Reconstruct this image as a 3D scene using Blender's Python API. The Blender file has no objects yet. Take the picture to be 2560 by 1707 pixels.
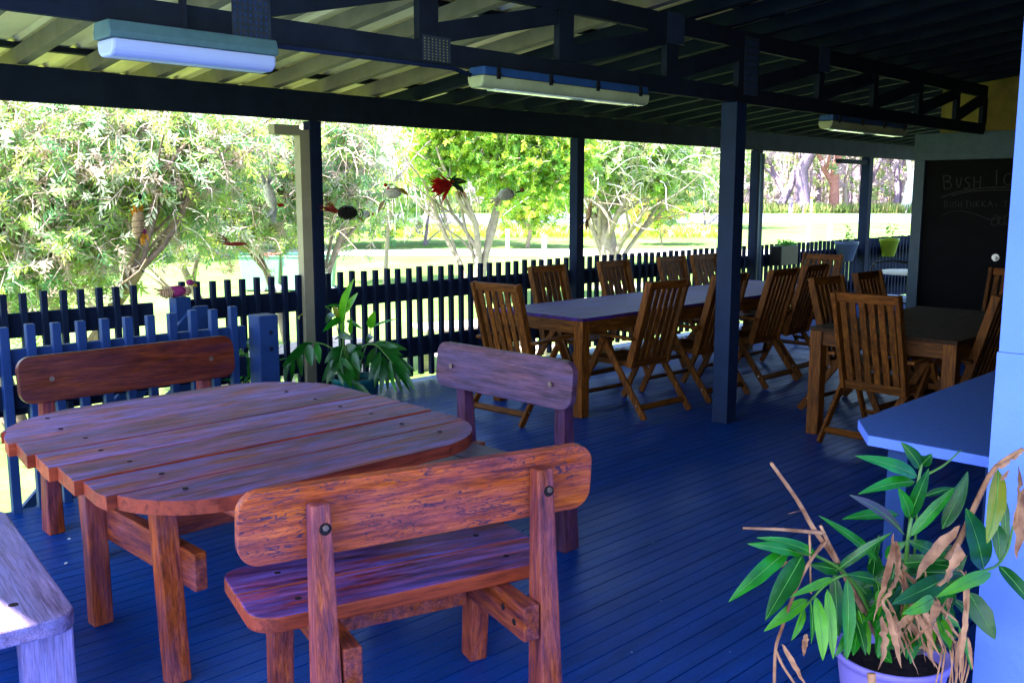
import bpy, math, random
import numpy as np
from mathutils import Vector, Matrix
random.seed(7); rng=np.random.default_rng(7)
SC=bpy.context.scene; COL=SC.collection
PI=math.pi
# ------------------------------------------------------------ camera model
F=2400.;CX=1280.;CY=853.5;PITCH=math.atan(358/2400.);H=1.6
cp,sp=math.cos(PITCH),math.sin(PITCH);RT=math.sqrt(.5)
def ray(x,y):
    u=(x-CX)/F;v=(CY-y)/F
    f=cp+v*sp;z=-sp+v*cp
    return ((f+u)*RT,(f-u)*RT,z,f)
def atz(x,y,z=0.):
    r=ray(x,y);t=(z-H)/r[2];return Vector((r[0]*t,r[1]*t,z))
def atX(x,y,X):
    r=ray(x,y);t=X/r[0];return Vector((X,r[1]*t,H+r[2]*t))
def atY(x,y,Y):
    r=ray(x,y);t=Y/r[1];return Vector((r[0]*t,Y,H+r[2]*t))
def atw(x,y,w):
    r=ray(x,y);t=w/r[3];return Vector((r[0]*t,r[1]*t,H+r[2]*t))
def gz(w): return -0.9+0.011*max(0.,w-20.)
def ground(x,y):
    w=20.
    for _ in range(60):
        w=0.5*w+0.5*min(400,max(3,(atz(x,y,gz(w)).x+atz(x,y,gz(w)).y)*RT))
    return atz(x,y,gz(w))
def gp(x,w):
    p=atw(x,600,w);return Vector((p.x,p.y,gz(w)))
# ------------------------------------------------------------ materials
def newmat(name):
    m=bpy.data.materials.new(name);m.use_nodes=True
    nt=m.node_tree;b=nt.nodes['Principled BSDF'];return m,nt,b
def setspec(b,v):
    b.inputs['Specular IOR Level'].default_value=v
def ramp(nt,fac,stops):
    r=nt.nodes.new('ShaderNodeValToRGB')
    while len(r.color_ramp.elements)<len(stops): r.color_ramp.elements.new(.5)
    for e,(p,c) in zip(r.color_ramp.elements,stops): e.position=p;e.color=(*c,1)
    nt.links.new(fac,r.inputs[0]);return r.outputs[0]
def coords(nt,scale=(1,1,1),kind='Object'):
    t=nt.nodes.new('ShaderNodeTexCoord');m=nt.nodes.new('ShaderNodeMapping')
    m.inputs['Scale'].default_value=scale
    nt.links.new(t.outputs[kind],m.inputs[0]);return m.outputs[0]
def noise(nt,vec,scale,detail=4,rough=.6,dist=0.):
    n=nt.nodes.new('ShaderNodeTexNoise');n.inputs['Scale'].default_value=scale
    n.inputs['Detail'].default_value=detail;n.inputs['Roughness'].default_value=rough
    n.inputs['Distortion'].default_value=dist
    nt.links.new(vec,n.inputs['Vector']);return n.outputs['Fac']
def bump(nt,b,h,strength=.3,dist=.01):
    bm=nt.nodes.new('ShaderNodeBump');bm.inputs['Strength'].default_value=strength;bm.inputs['Distance'].default_value=dist
    nt.links.new(h,bm.inputs['Height']);nt.links.new(bm.outputs[0],b.inputs['Normal'])
def mixc(nt,fac,a,b_,mode='MIX'):
    m=nt.nodes.new('ShaderNodeMix');m.data_type='RGBA';m.blend_type=mode
    for s,v in ((0,fac),(6,a),(7,b_)):
        if isinstance(v,(int,float)): m.inputs[s].default_value=v
        elif isinstance(v,tuple): m.inputs[s].default_value=(*v,1)
        else: nt.links.new(v,m.inputs[s])
    return m.outputs[2]
def paint(name,c,rough=.5,var=.25,scale=8,bumps=.1,spec=.14,kind='Object'):
    m,nt,b=newmat(name);v=coords(nt,(1,1,1),kind)
    n=noise(nt,v,scale,5,.65)
    lo=tuple(x*(1-var) for x in c);hi=tuple(min(1,x*(1+var)) for x in c)
    nt.links.new(ramp(nt,n,[(.3,lo),(.7,hi)]),b.inputs['Base Color'])
    b.inputs['Roughness'].default_value=rough;setspec(b,spec)
    n2=noise(nt,v,scale*14,3)
    bump(nt,b,n2,bumps,.004);return m
def wood(name,axis,dark,mid,light,rough=.5,stretch=9,scale=5,sheen=None,sheen_amt=.5,crack=0.,spec=.2,sheenscale=2.2,upmask=None):
    m,nt,b=newmat(name);s=[stretch]*3;s[axis]=1
    v=coords(nt,tuple(s));g=noise(nt,v,scale,8,.7,.4)
    s2=[stretch*6]*3;s2[axis]=1.5
    g2=noise(nt,coords(nt,tuple(s2)),scale*1.2,5,.7)
    col=ramp(nt,g,[(.34,dark),(.5,mid),(.66,light)])
    col=mixc(nt,.8,col,ramp(nt,g2,[(.32,(.3,.3,.3)),(.56,(1,1,1))]),'MULTIPLY')
    s5=[stretch*2.6]*3;s5[axis]=1.1
    g3=noise(nt,coords(nt,tuple(s5)),scale*.8,6,.75,.25)
    col=mixc(nt,.75,col,ramp(nt,g3,[(.36,(.38,.30,.34)),(.48,(1,1,1)),(.6,(1,1,1)),(.72,(1.35,1.2,1.1))]),'MULTIPLY')
    kn=nt.nodes.new('ShaderNodeTexVoronoi');kn.inputs['Scale'].default_value=3.4
    s6=[2.2]*3;s6[axis]=.8
    nt.links.new(coords(nt,tuple(s6)),kn.inputs['Vector'])
    col=mixc(nt,.8,col,ramp(nt,kn.outputs['Distance'],[(.02,(.25,.2,.25)),(.07,(1,1,1))]),'MULTIPLY')
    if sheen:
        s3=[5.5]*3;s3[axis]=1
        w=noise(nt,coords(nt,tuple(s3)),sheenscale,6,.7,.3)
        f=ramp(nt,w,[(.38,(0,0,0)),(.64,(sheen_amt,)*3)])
        # weathered bare timber: patches along the grain, violet sky reflection put into the colour
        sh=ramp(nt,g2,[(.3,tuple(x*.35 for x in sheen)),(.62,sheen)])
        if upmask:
            # faces that look up are weathered and carry the painted sky reflection, the sawn edges keep the oiled colour
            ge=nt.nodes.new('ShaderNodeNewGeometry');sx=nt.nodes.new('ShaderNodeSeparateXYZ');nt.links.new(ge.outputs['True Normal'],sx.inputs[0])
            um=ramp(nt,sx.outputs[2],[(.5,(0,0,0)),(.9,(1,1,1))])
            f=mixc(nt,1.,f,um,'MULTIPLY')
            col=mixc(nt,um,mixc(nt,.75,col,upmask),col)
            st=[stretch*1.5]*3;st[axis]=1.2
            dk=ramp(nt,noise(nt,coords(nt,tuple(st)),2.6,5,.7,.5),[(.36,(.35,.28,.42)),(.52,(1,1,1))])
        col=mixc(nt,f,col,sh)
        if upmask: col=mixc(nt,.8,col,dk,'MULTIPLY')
    if upmask:
        # every plank has its own tone
        tc2=nt.nodes.new('ShaderNodeTexCoord');sy=nt.nodes.new('ShaderNodeSeparateXYZ');nt.links.new(tc2.outputs['Object'],sy.inputs[0])
        ma=nt.nodes.new('ShaderNodeMath');ma.operation='MULTIPLY_ADD';ma.inputs[1].default_value=1/.21;ma.inputs[2].default_value=.5;nt.links.new(sy.outputs[1],ma.inputs[0])
        fl=nt.nodes.new('ShaderNodeMath');fl.operation='FLOOR';nt.links.new(ma.outputs[0],fl.inputs[0])
        wn=nt.nodes.new('ShaderNodeTexWhiteNoise');wn.noise_dimensions='1D';nt.links.new(fl.outputs[0],wn.inputs['W'])
        col=mixc(nt,1.,col,ramp(nt,wn.outputs['Value'],[(0.,(.62,.52,.55)),(.5,(.95,.9,.9)),(1.,(1.2,1.25,1.3))]),'MULTIPLY')
    oi=nt.nodes.new('ShaderNodeObjectInfo')
    col=mixc(nt,1.,col,ramp(nt,oi.outputs['Random'],[(0.,(.72,.70,.70)),(.5,(1.,1.,1.)),(1.,(1.22,1.14,1.05))]),'MULTIPLY')
    if crack:
        s4=[5.5]*3;s4[axis]=1
        nz=noise(nt,coords(nt,tuple(s4)),7.5,2.5,.55,.9)
        nz2=noise(nt,coords(nt,tuple(x*1.9 for x in s4)),9,2,.5,.7)
        msk=noise(nt,coords(nt,(1,1.6,1.6)),6,3)
        pk=lambda n_,w_:ramp(nt,n_,[(.5-w_,(0,0,0)),(.5-w_*.35,(1,1,1)),(.5+w_*.35,(1,1,1)),(.5+w_,(0,0,0))])
        a=mixc(nt,1.,pk(nz,.022),pk(nz2,.016),'LIGHTEN')
        mk=ramp(nt,msk,[(.42,(0,0,0)),(.50,(crack,)*3)])
        fac=mixc(nt,1.,a,mk,'MULTIPLY')
        col=mixc(nt,fac,col,(.045,.02,.05))
        bump(nt,b,fac,-.5,.004)
    else: bump(nt,b,g2,.35,.003)
    nt.links.new(col,b.inputs['Base Color'])
    b.inputs['Roughness'].default_value=rough;setspec(b,spec);return m
def leafmat(name,c,rough=.55,trans=.48,var=.25,spec=.3):
    m,nt,b=newmat(name);v=coords(nt)
    n=noise(nt,v,9,3)
    nt.links.new(ramp(nt,n,[(.3,tuple(x*(1-var) for x in c)),(.7,tuple(min(1,x*(1+var)) for x in c))]),b.inputs['Base Color'])
    b.inputs['Roughness'].default_value=rough;setspec(b,spec)
    if trans:
        t=nt.nodes.new('ShaderNodeBsdfTranslucent');t.inputs[0].default_value=(*[min(1,x*1.4) for x in c],1)
        mx=nt.nodes.new('ShaderNodeMixShader');mx.inputs[0].default_value=trans
        out=nt.nodes['Material Output']
        nt.links.new(b.outputs[0],mx.inputs[1]);nt.links.new(t.outputs[0],mx.inputs[2]);nt.links.new(mx.outputs[0],out.inputs[0])
    return m
# ------------------------------------------------------------ mesh builder
class MB:
    def __init__(s): s.v=[];s.f=[];s.mi=[]
    def add(s,vs,fs,mi=0):
        o=len(s.v);s.v+= [tuple(v) for v in vs];s.f+=[tuple(i+o for i in f) for f in fs];s.mi+=[mi]*len(fs)
    def box(s,x0,x1,y0,y1,z0,z1,mi=0):
        s.add([(x,y,z) for z in (z0,z1) for y in (y0,y1) for x in (x0,x1)],[(0,2,3,1),(4,5,7,6),(0,1,5,4),(2,6,7,3),(0,4,6,2),(1,3,7,5)],mi);return s
    def beam(s,p0,p1,w,h,up=(0,0,1),w1=None,h1=None,mi=0):
        p0=Vector(p0);p1=Vector(p1);d=(p1-p0).normalized();u=Vector(up)
        r=d.cross(u);
        if r.length<1e-4: r=d.cross(Vector((0,1,0)))
        r.normalize();u=r.cross(d).normalized()
        w1=w if w1 is None else w1;h1=h if h1 is None else h1
        vs=[]
        for p,a,b in ((p0,w,h),(p1,w1,h1)):
            for i,j in ((-1,-1),(1,-1),(1,1),(-1,1)): vs.append(p+r*(i*a/2)+u*(j*b/2))
        s.add(vs,[(3,2,1,0),(4,5,6,7),(0,1,5,4),(1,2,6,5),(2,3,7,6),(3,0,4,7)],mi);return s
    def tube(s,pts,radii,n=8,cap=True,mi=0):
        pts=[Vector(p) for p in pts]
        if not isinstance(radii,(list,tuple)): radii=[radii]*len(pts)
        rings=[];prev=None
        for i,p in enumerate(pts):
            d=(pts[min(i+1,len(pts)-1)]-pts[max(i-1,0)]);
            if d.length<1e-9: d=Vector((0,0,1))
            d.normalize()
            if prev is None: a=d.orthogonal().normalized()
            else:
                a=prev-d*prev.dot(d)
                a=a.normalized() if a.length>1e-6 else d.orthogonal().normalized()
            prev=a;b=d.cross(a)
            rings.append([p+(a*math.cos(2*PI*k/n)+b*math.sin(2*PI*k/n))*radii[i] for k in range(n)])
        fs=[]
        for i in range(len(pts)-1):
            for k in range(n):
                k2=(k+1)%n;fs.append((i*n+k,i*n+k2,(i+1)*n+k2,(i+1)*n+k))
        if cap: fs.append(tuple(range(n-1,-1,-1)));fs.append(tuple((len(pts)-1)*n+k for k in range(n)))
        s.add([v for r in rings for v in r],fs,mi);return s
    def lathe(s,prof,n=32,c=(0,0,0),mi=0):
        vs=[];fs=[]
        for r,z in prof:
            for k in range(n): vs.append((c[0]+r*math.cos(2*PI*k/n),c[1]+r*math.sin(2*PI*k/n),c[2]+z))
        for i in range(len(prof)-1):
            for k in range(n):
                k2=(k+1)%n;fs.append((i*n+k,i*n+k2,(i+1)*n+k2,(i+1)*n+k))
        s.add(vs,fs,mi);return s
    def prism(s,outline,z0,z1,T=None,mi=0):
        n=len(outline);vs=[Vector((x,y,z0)) for x,y in outline]+[Vector((x,y,z1)) for x,y in outline]
        if T is not None: vs=[T@v for v in vs]
        fs=[tuple(range(n-1,-1,-1)),tuple(range(n,2*n))]+[(k,(k+1)%n,n+(k+1)%n,n+k) for k in range(n)]
        s.add(vs,fs,mi);return s
    def build(s,name,mats,parent=None,bevel=0,smooth=False,loc=None):
        me=bpy.data.meshes.new(name);me.from_pydata(s.v,[],s.f);me.update()
        if not isinstance(mats,(list,tuple)): mats=[mats]
        for m in mats: me.materials.append(m)
        if any(s.mi): me.polygons.foreach_set('material_index',s.mi)
        if smooth: me.polygons.foreach_set('use_smooth',[True]*len(me.polygons))
        o=bpy.data.objects.new(name,me);COL.objects.link(o)
        if parent: o.parent=parent
        if loc: o.location=loc
        if bevel:
            b=o.modifiers.new('bevel','BEVEL');b.width=bevel;b.segments=2;b.limit_method='ANGLE';b.angle_limit=.6
        return o
def tag(o,label=None,cat=None,group=None,kind=None):
    if label:o['label']=label
    if cat:o['category']=cat
    if group:o['group']=group
    if kind:o['kind']=kind
    return o
def thing(name,label,cat,loc=(0,0,0),rz=0,group=None):
    o=bpy.data.objects.new(name,None);COL.objects.link(o);o.empty_display_size=.1
    o.location=loc;o.rotation_euler=(0,0,rz);return tag(o,label,cat,group)
def kids(o): return [c for c in bpy.data.objects if c.parent==o]
def copy_tree(o,parent=None):
    c=o.copy();COL.objects.link(c);c.parent=parent
    for ch in kids(o): copy_tree(ch,c)
    return c
def rrect(x0,x1,y0,y1,r,n=8):
    pts=[]
    for cx_,cy_,a0,rr in ((x1-r,y1-r,0,r),(x0+r,y1-r,PI/2,r),(x0+r,y0+r,PI,r),(x1-r,y0+r,1.5*PI,r)):
        for k in range(n+1):
            a=a0+PI/2*k/n;pts.append((cx_+rr*math.cos(a),cy_+rr*math.sin(a)))
    return pts
# ------------------------------------------------------------ palette
NAVY=(.022,.042,.105)
M={}
M['deck']=None
M['navy']=paint('charcoal_blue_paint',(.014,.040,.15),.5,.2,6,.15)
M['navydk']=paint('dark_charcoal_paint',(.008,.014,.040),.75,.2,6,.12,.06)
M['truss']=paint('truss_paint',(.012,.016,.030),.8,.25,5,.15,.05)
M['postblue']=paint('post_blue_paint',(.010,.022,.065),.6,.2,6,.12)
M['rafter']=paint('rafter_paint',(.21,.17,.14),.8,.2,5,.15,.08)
M['batten']=paint('batten_dark',(.015,.016,.018),.7,.2,6,.1)
M['sheet']=paint('roof_sheet_cream',(.95,.72,.50),.42,.12,3,.05)
M['cream']=paint('cream_paint',(.31,.27,.19),.7,.12,5,.1)
M['wallblue']=paint('white_block_paint',(.145,.245,.90),.8,.06,3,.6)
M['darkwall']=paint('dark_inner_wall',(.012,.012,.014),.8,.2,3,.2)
M['upper']=paint('old_cream_wall',(.26,.19,.05),.8,.3,4,.3)
M['frame']=paint('grey_blue_frame',(.06,.09,.135),.5,.15,8,.1)
M['board']=paint('chalkboard_black',(.003,.003,.005),.8,.5,3,.05,.1)
M['chalk']=paint('chalk',(.030,.030,.035),.9,.3,30,.1)
M['steel']=paint('steel',(.5,.5,.55),.3,.1,30,.1);M['steel'].node_tree.nodes['Principled BSDF'].inputs['Metallic'].default_value=.9
M['bolt']=paint('rusty_bolt',(.16,.11,.10),.4,.4,80,.4);M['bolt'].node_tree.nodes['Principled BSDF'].inputs['Metallic'].default_value=.7
M['hole']=paint('bolt_hole',(.012,.008,.012),.9,.3,30,.1)
M['lampbody']=paint('lamp_base_green',(.075,.14,.15),.5,.15,10,.1)
M['lens']=paint('lamp_diffuser_white',(.42,.46,.72),.35,.04,4,.02)
M['lens2']=paint('lamp_diffuser_yellow_reflection',(.34,.36,.20),.25,.2,5,.05)  # plain diffuser, a yellow reflection is painted into its colour
M['lampblue']=paint('lamp_base_blue',(.02,.06,.18),.4,.2,8,.1)
M['lens3']=paint('lamp_edge_clear',(.85,.9,.8),.15,.1,10,.05)
M['counter']=paint('counter_top',(.045,.12,.42),.6,.15,40,.05,.5)
M['counter_edge']=paint('counter_edge',(.11,.19,.75),.6,.06,8,.08)
M['potlilac']=paint('lilac_plastic',(.20,.15,.50),.35,.06,4,.03)
M['soil']=paint('potting_soil',(.02,.013,.012),.95,.6,40,1.)
M['teal']=paint('teal_plastic',(.01,.09,.11),.35,.15,5,.05)
M['black']=paint('black_metal',(.008,.008,.01),.4,.2,10,.05)
M['cushion']=paint('pale_blue_cushion',(.35,.45,.75),.8,.08,9,.1)
M['bin']=paint('pale_green_plastic',(.16,.30,.22),.45,.1,4,.05)
M['binred']=paint('red_lid',(.5,.10,.10),.45,.2,4,.05)
M['binred2']=paint('dark_green_lid',(.02,.09,.07),.45,.2,4,.05)
M['wheel']=paint('grey_wheel',(.2,.2,.3),.5,.2,8,.05)
M['white']=paint('white_paint',(.8,.8,.78),.6,.04,5,.1)
M['potwhite']=paint('pale_blue_pot',(.07,.11,.20),.5,.06,5,.05)
M['potgreen']=paint('lime_pot',(.16,.24,.015),.45,.08,5,.05)
M['potdark']=paint('dark_planter',(.008,.009,.012),.5,.2,5,.05)
RED=((.09,.018,.008),(.26,.062,.022),(.46,.13,.035))
for i,ax in enumerate('xyz'):
    M['red_'+ax]=wood('oiled_red_timber_'+ax,i,(.07,.010,.004),(.26,.042,.008),(.46,.095,.012),.5,9,5,(.14,.07,.24),.35)
    M['weath_'+ax]=wood('weathered_sky_tinted_red_timber_'+ax,i,(.035,.005,.02),(.17,.020,.035),(.38,.06,.028),.5,9,4,(.17,.13,.60),.75,sheenscale=3.4,upmask=(.30,.055,.018))
    M['grey_'+ax]=wood('greyed_timber_'+ax,i,(.09,.06,.13),(.18,.12,.27),(.28,.20,.42),.5,8,4,(.22,.20,.52),.8)
    M['teak_'+ax]=wood('teak_'+ax,i,(.055,.014,.002),(.14,.042,.004),(.24,.080,.008),.6,8,6)
M['mauve_x']=wood('mauve_weathered_timber',0,(.03,.012,.025),(.08,.03,.06),(.14,.055,.10),.5,8,4,(.10,.065,.21),.6)
M['mauvep_z']=wood('mauve_post_timber',2,(.03,.008,.02),(.09,.022,.045),(.17,.045,.07),.5,9,5,(.12,.06,.24),.6)
M['crack_x']=wood('cracked_orange_timber',0,(.14,.020,.006),(.40,.066,.008),(.62,.13,.012),.5,7,4,(.20,.09,.26),.22,crack=.95)
M['brown_x']=wood('brown_backrest_timber',0,(.05,.007,.003),(.11,.018,.005),(.18,.036,.008),.34,7,4,(.06,.02,.07),.35)
M['pale_x']=wood('sunbleached_timber',0,(.45,.36,.33),(.62,.52,.48),(.75,.66,.6),.7,7,4)
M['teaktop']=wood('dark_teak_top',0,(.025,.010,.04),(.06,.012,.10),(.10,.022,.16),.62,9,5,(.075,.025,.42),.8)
M['darktop']=wood('dark_teak_top_brown',0,(.022,.008,.003),(.038,.015,.006),(.06,.024,.009),.75,9,5)
# deck material
def mk_deck():
    m,nt,b=newmat('blue_painted_decking');v=coords(nt,(1,6,1))
    n=noise(nt,v,2.2,6,.7);n2=noise(nt,coords(nt),60,3)
    c=ramp(nt,n,[(.3,(.0015,.029,.165)),(.7,(.003,.055,.33))])
    c2=mixc(nt,.35,c,ramp(nt,n2,[(.35,(.5,.5,.5)),(.62,(1.1,1.1,1.1))]),'MULTIPLY')
    dst=ramp(nt,noise(nt,coords(nt,(1,3,1)),5,7,.75),[(.50,(0,0,0)),(.75,(.22,.22,.22))])
    c2=mixc(nt,dst,c2,(.05,.10,.26))
    sc=noise(nt,coords(nt,(1,2,1)),1.1,4)
    nt.links.new(c2,b.inputs['Base Color'])
    nt.links.new(ramp(nt,sc,[(.3,(.33,.33,.33)),(.7,(.5,.5,.5))]),b.inputs['Roughness'])
    bump(nt,b,n2,.15,.002);setspec(b,.2);b.inputs['Specular Tint'].default_value=(.10,.42,1,1);return m
M['deck']=mk_deck()
# ------------------------------------------------------------ ground, road, path
def strip(name,w0,w1,l0,l1,nw,nl,m,dz=0.,zf=None):
    vs=[];fs=[]
    for i in range(nw+1):
        w=w0+(w1-w0)*i/nw
        for j in range(nl+1):
            l=l0+(l1-l0)*j/nl
            x=(w+l)*RT;y=(w-l)*RT
            vs.append((x,y,(zf(w) if zf else gz(w))+dz))
    for i in range(nw):
        for j in range(nl):
            a=i*(nl+1)+j;fs.append((a,a+1,a+nl+2,a+nl+1))
    b=MB();b.add(vs,fs);return b.build(name,m)
def mk_lawn():
    m,nt,b=newmat('lawn_grass');v=coords(nt)
    n=noise(nt,v,.35,6,.65);n2=noise(nt,v,9,5,.7);n3=noise(nt,v,55,3,.7)
    c=ramp(nt,n,[(.3,(.08,.19,.035)),(.55,(.16,.25,.065)),(.75,(.26,.29,.12))])
    c=mixc(nt,.7,c,ramp(nt,n2,[(.3,(.55,.6,.5)),(.65,(1.1,1.1,1.1))]),'MULTIPLY')
    c=mixc(nt,.6,c,ramp(nt,n3,[(.3,(.5,.55,.45)),(.6,(1.15,1.15,1.1))]),'MULTIPLY')
    nt.links.new(c,b.inputs['Base Color']);b.inputs['Roughness'].default_value=.9;setspec(b,.2)
    bump(nt,b,n3,.8,.03);return m
M['lawn']=mk_lawn()
M['road']=paint('pale_road',(.13,.14,.19),.85,.1,1,.2)
M['dirt']=paint('pale_gravel',(.5,.46,.42),.9,.15,2,.4)
tag(strip('lawn_ground',-40,420,-300,300,160,6,M['lawn']),kind='structure')
tag(strip('road',74,99,-200,220,2,1,M['road'],.03),kind='structure')
tag(strip('gravel_path',38.5,42.5,-120,140,1,1,M['dirt'],.02),kind='structure')
# ------------------------------------------------------------ deck (a notch for the steps)
NX=3.08;DY=6.62
d=MB();y=-3.0;k=0
while y<DY-.02:
    wd=.0655 if k%2 else .0625
    y1=min(y+wd,DY)
    x0=-3.2
    if y1>5.22: x0=NX
    d.box(x0,17.0,y,y1,-.028,0.0+(.0006 if k%4<2 else 0))
    y+=.0690;k+=1
deck=tag(d.build('timber_deck',M['deck'],bevel=.0),kind='structure')
sk=MB();sk.box(NX,17.0,DY-.10,DY-.04,-.25,-.032).box(-3.2,NX-.01,5.12,5.18,-.25,-.032).box(-3.2,17,-3,5.1,-.12,-.06)
tag(sk.build('deck_subframe',M['navydk']),kind='structure')
# ------------------------------------------------------------ posts
def post(name,label,x,y,s,z1,extra=None):
    t=thing(name,label,'post',(x,y,0),0,'verandah posts')
    MB().box(-s/2,s/2,-s/2,s/2,.001,z1).build('shaft',M['navydk'] if y>5 else M['postblue'],t,.003)
    return t
PY=6.5
p1=post('verandah_post','slim dark post at the fence with a cream side strip, beside the potted ginger',4.30,PY,.10,2.19)
MB().box(-.138,-.051,-.036,.046,.03,2.12).build('cream_strip',M['cream'],p1,.002)
MB().box(-.36,-.139,-.04,.05,2.075,2.15).build('bracket',M['cream'],p1,.002)
p2=post('verandah_post','slim dark post at the fence behind the nearest long-table chairs',7.43,PY,.105,2.195)
p3=post('verandah_post','slim dark post at the fence with a round downpipe on its side',10.85,PY,.11,2.195)
p4=post('verandah_post','farthest dark post at the fence, between the pale blue and the lime pot',13.95,PY,.13,2.195)
MB().box(-.9,-.067,-.04,.05,2.09,2.15).build('bracket',M['truss'],p4,.002)
pR=post('verandah_post','thick blue-grey post standing in the middle of the deck under the truss',5.89,3.72,.125,2.25)
dp=MB();dp.tube([(10.82,6.40,.02),(10.82,6.40,2.15)],.028,12)
tag(dp.build('downpipe',M['frame'],smooth=True),'thin vertical downpipe running up the third fence post','pipe')
# ------------------------------------------------------------ eave beam
e=thing('eave_beam','long dark eave beam running over the fence posts','beam',(0,PY,2.2))
MB().box(-1.6,16.6,-.025,.03,-.005,.213).build('board',M['truss'],e,.003)
# ------------------------------------------------------------ truss
TY=3.72
t=thing('roof_truss','long dark timber roof truss with slanted webs crossing above the deck','truss',(0,TY,2.26))
MB().box(-1.6,10.6,-.022,.022,-.01,.095).build('bottom_chord',M['truss'],t,.003)
MB().box(-1.6,10.6,-.022,.022,.36,.475).build('top_chord',M['truss'],t,.003)
VX=[.2,1.18,2.16,3.13,4.13,5.13,6.03,7.08,8.03,8.95,9.84,10.56]
for i,x in enumerate(VX):
    w=.12 if i!=6 else .26
    if i in (7,8,9,10): w=.08
    MB().box(x-w/2,x+w/2,-.021,.021,.096,.359).build('web_post',M['truss'],t)
    if i<len(VX)-1:
        w2=(.08 if VX[i+1]>7 else .12)
        MB().beam((x+w/2+.005,0,.14),(VX[i+1]-w2/2-.02,0,.335),.040,.10,up=(0,0,1)).build('web_brace',M['truss'],t)
M['plate']=paint('nail_plate',(.028,.035,.06),.45,.3,30,.2);M['tooth']=paint('nail_plate_slots',(.20,.20,.08),.5,.3,60,.1)
for x,z0,z1,cm in ((2.16,-.0,.20,'plate'),(3.17,-.0,.10,'tooth'),(5.15,.3,.47,'plate'),(7.1,.3,.47,'plate'),(6.05,.05,.42,'plate')):
    b=MB();b.box(x-.085,x+.095,-.0255,-.0225,z0,z1+.02)
    for a in range(7):
        for c in range(8):
            zz=z0+.005+c*(z1-z0+.01)/8;b.box(x-.075+a*.024,x-.069+a*.024,-.0275,-.0256,zz,zz+(z1-z0)/16,1)
    b.build('nail_plate',[M['plate'],M['tooth'] if cm=='tooth' else M['navy']],t)
# conduit
c=MB();c.tube([(2.25,3.685,2.238),(3.1,3.685,2.238),(3.25,3.67,2.235),(3.36,3.655,2.21)],.011,8)
tag(c.build('cable_conduit',M['navydk'],smooth=True),'thin dark conduit along the truss between the two nearest tube lights','conduit')
c=MB();c.beam((1.86,3.69,2.245),(1.86,3.69,2.9),.05,.01,up=(1,0,0));c.box(1.83,1.90,3.66,3.70,2.225,2.236)
tag(c.build('hanger_strap',M['truss']),'narrow dark metal strap hanging down behind the white tube light','strap')
# ------------------------------------------------------------ lights
L=thing('tube_light','boxy pale blue and white tube light nearest the camera, upper left','light',(1.84,3.60,2.11),0)
o_=[(-.055,.0),(.055,.0),(.075,.05),(.075,.135),(-.075,.135),(-.075,.05)]
T=Matrix(((0,0,1,0),(1,0,0,0),(0,1,0,0),(0,0,0,1)))
MB().prism([(-.072,.062),(.072,.062),(.075,.085),(.06,.125),(-.06,.125),(-.075,.085)],-.345,.345,T).build('housing',M['lampbody'],L,.006)
MB().prism([(-.045,.0),(.045,.0),(.068,.02),(.073,.0615),(-.073,.0615),(-.068,.02)],-.335,.335,T).build('diffuser',M['lens'],L,.012)
def tube2(loc,ln,label):
    L=thing('tube_light',label,'light',loc,0,'tube lights with painted yellow reflection under the truss')
    MB().prism([(-.06,.062),(.06,.062),(.056,.105),(-.056,.105)],-ln/2,ln/2,T).build('housing',M['lampblue'],L,.008)
    MB().prism([(-.035,.0),(.035,.0),(.055,.02),(.062,.0615),(-.062,.0615),(-.055,.02)],-ln/2-.012,ln/2+.012,T).build('diffuser',M['lens2'],L,.012)
    MB().prism([(-.030,-.004),(.030,-.004),(.034,.004),(-.034,.004)],-ln/2+.1,ln/2-.1,T).build('clear_base',M['lens3'],L,.002)
    for k in range(4):
        x=-ln/2+.09+k*(ln-.18)/3
        b=MB();b.box(x-.012,x+.012,-.071,-.0625,.045,.10);b.box(x-.014,x+.014,-.075,-.0715,.06,.075)
        b.build('clip',M['black'],L,.002)
    return L
tube2((4.04,3.62,2.145),1.34,'tube light with blue base, dark clips and a painted yellow reflection, in the middle of the truss')
tube2((7.70,3.62,2.125),1.36,'smaller-looking tube light farthest along the truss, near the blackboard')
# ------------------------------------------------------------ roof
R=thing('verandah_roof','corrugated verandah roof seen from below with rafters and battens','roof',(0,0,0))
SL=(2.74-2.42)/(6.55-3.72)
def rz_(y): return 2.74+(3.72-y)*SL          # underside of rafters
XR0,XR1=-.575,16.6
x=-.50
while x<16.4:
    if abs(x-5.89)>-1:
        MB().beam((x,7.22,rz_(7.22)+.05),(x,-1.4,rz_(-1.4)+.05),.065,.10).build('rafter',M['rafter'] if x<5.2 else M['truss'],R)  # farther rafters get the dark truss paint: ceiling shade put into the colour
    x+=.45
for yb in (7.15,6.56,5.55,4.60,3.65,2.7,1.75,.8,-.15,-1.1):
    MB().beam((XR0+.02,yb,rz_(yb)+.121),(XR1,yb,rz_(yb)+.121),.07,.035).build('batten',M['batten'],R)
# corrugated sheet (trapezoid ribs running down the slope)
vs=[];fs=[];x=XR0-.05;prof=[]
while x<XR1:
    prof+=[(x,0),(x+.095,0),(x+.115,.028),(x+.14,.028),(x+.16,0)];x+=.19
ys=[7.32,4.6,2.0,-1.6]
for j,yy in enumerate(ys):
    for (px,pz) in prof: vs.append((px,yy,rz_(yy)+.1405+pz))
n=len(prof)
for j in range(len(ys)-1):
    for i in range(n-1): fs.append((j*n+i,j*n+i+1,(j+1)*n+i+1,(j+1)*n+i))
b=MB();b.add(vs,fs);sh=b.build('roofing_sheet',M['sheet'],R)
so=sh.modifiers.new('s','SOLIDIFY');so.thickness=.0015
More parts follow.
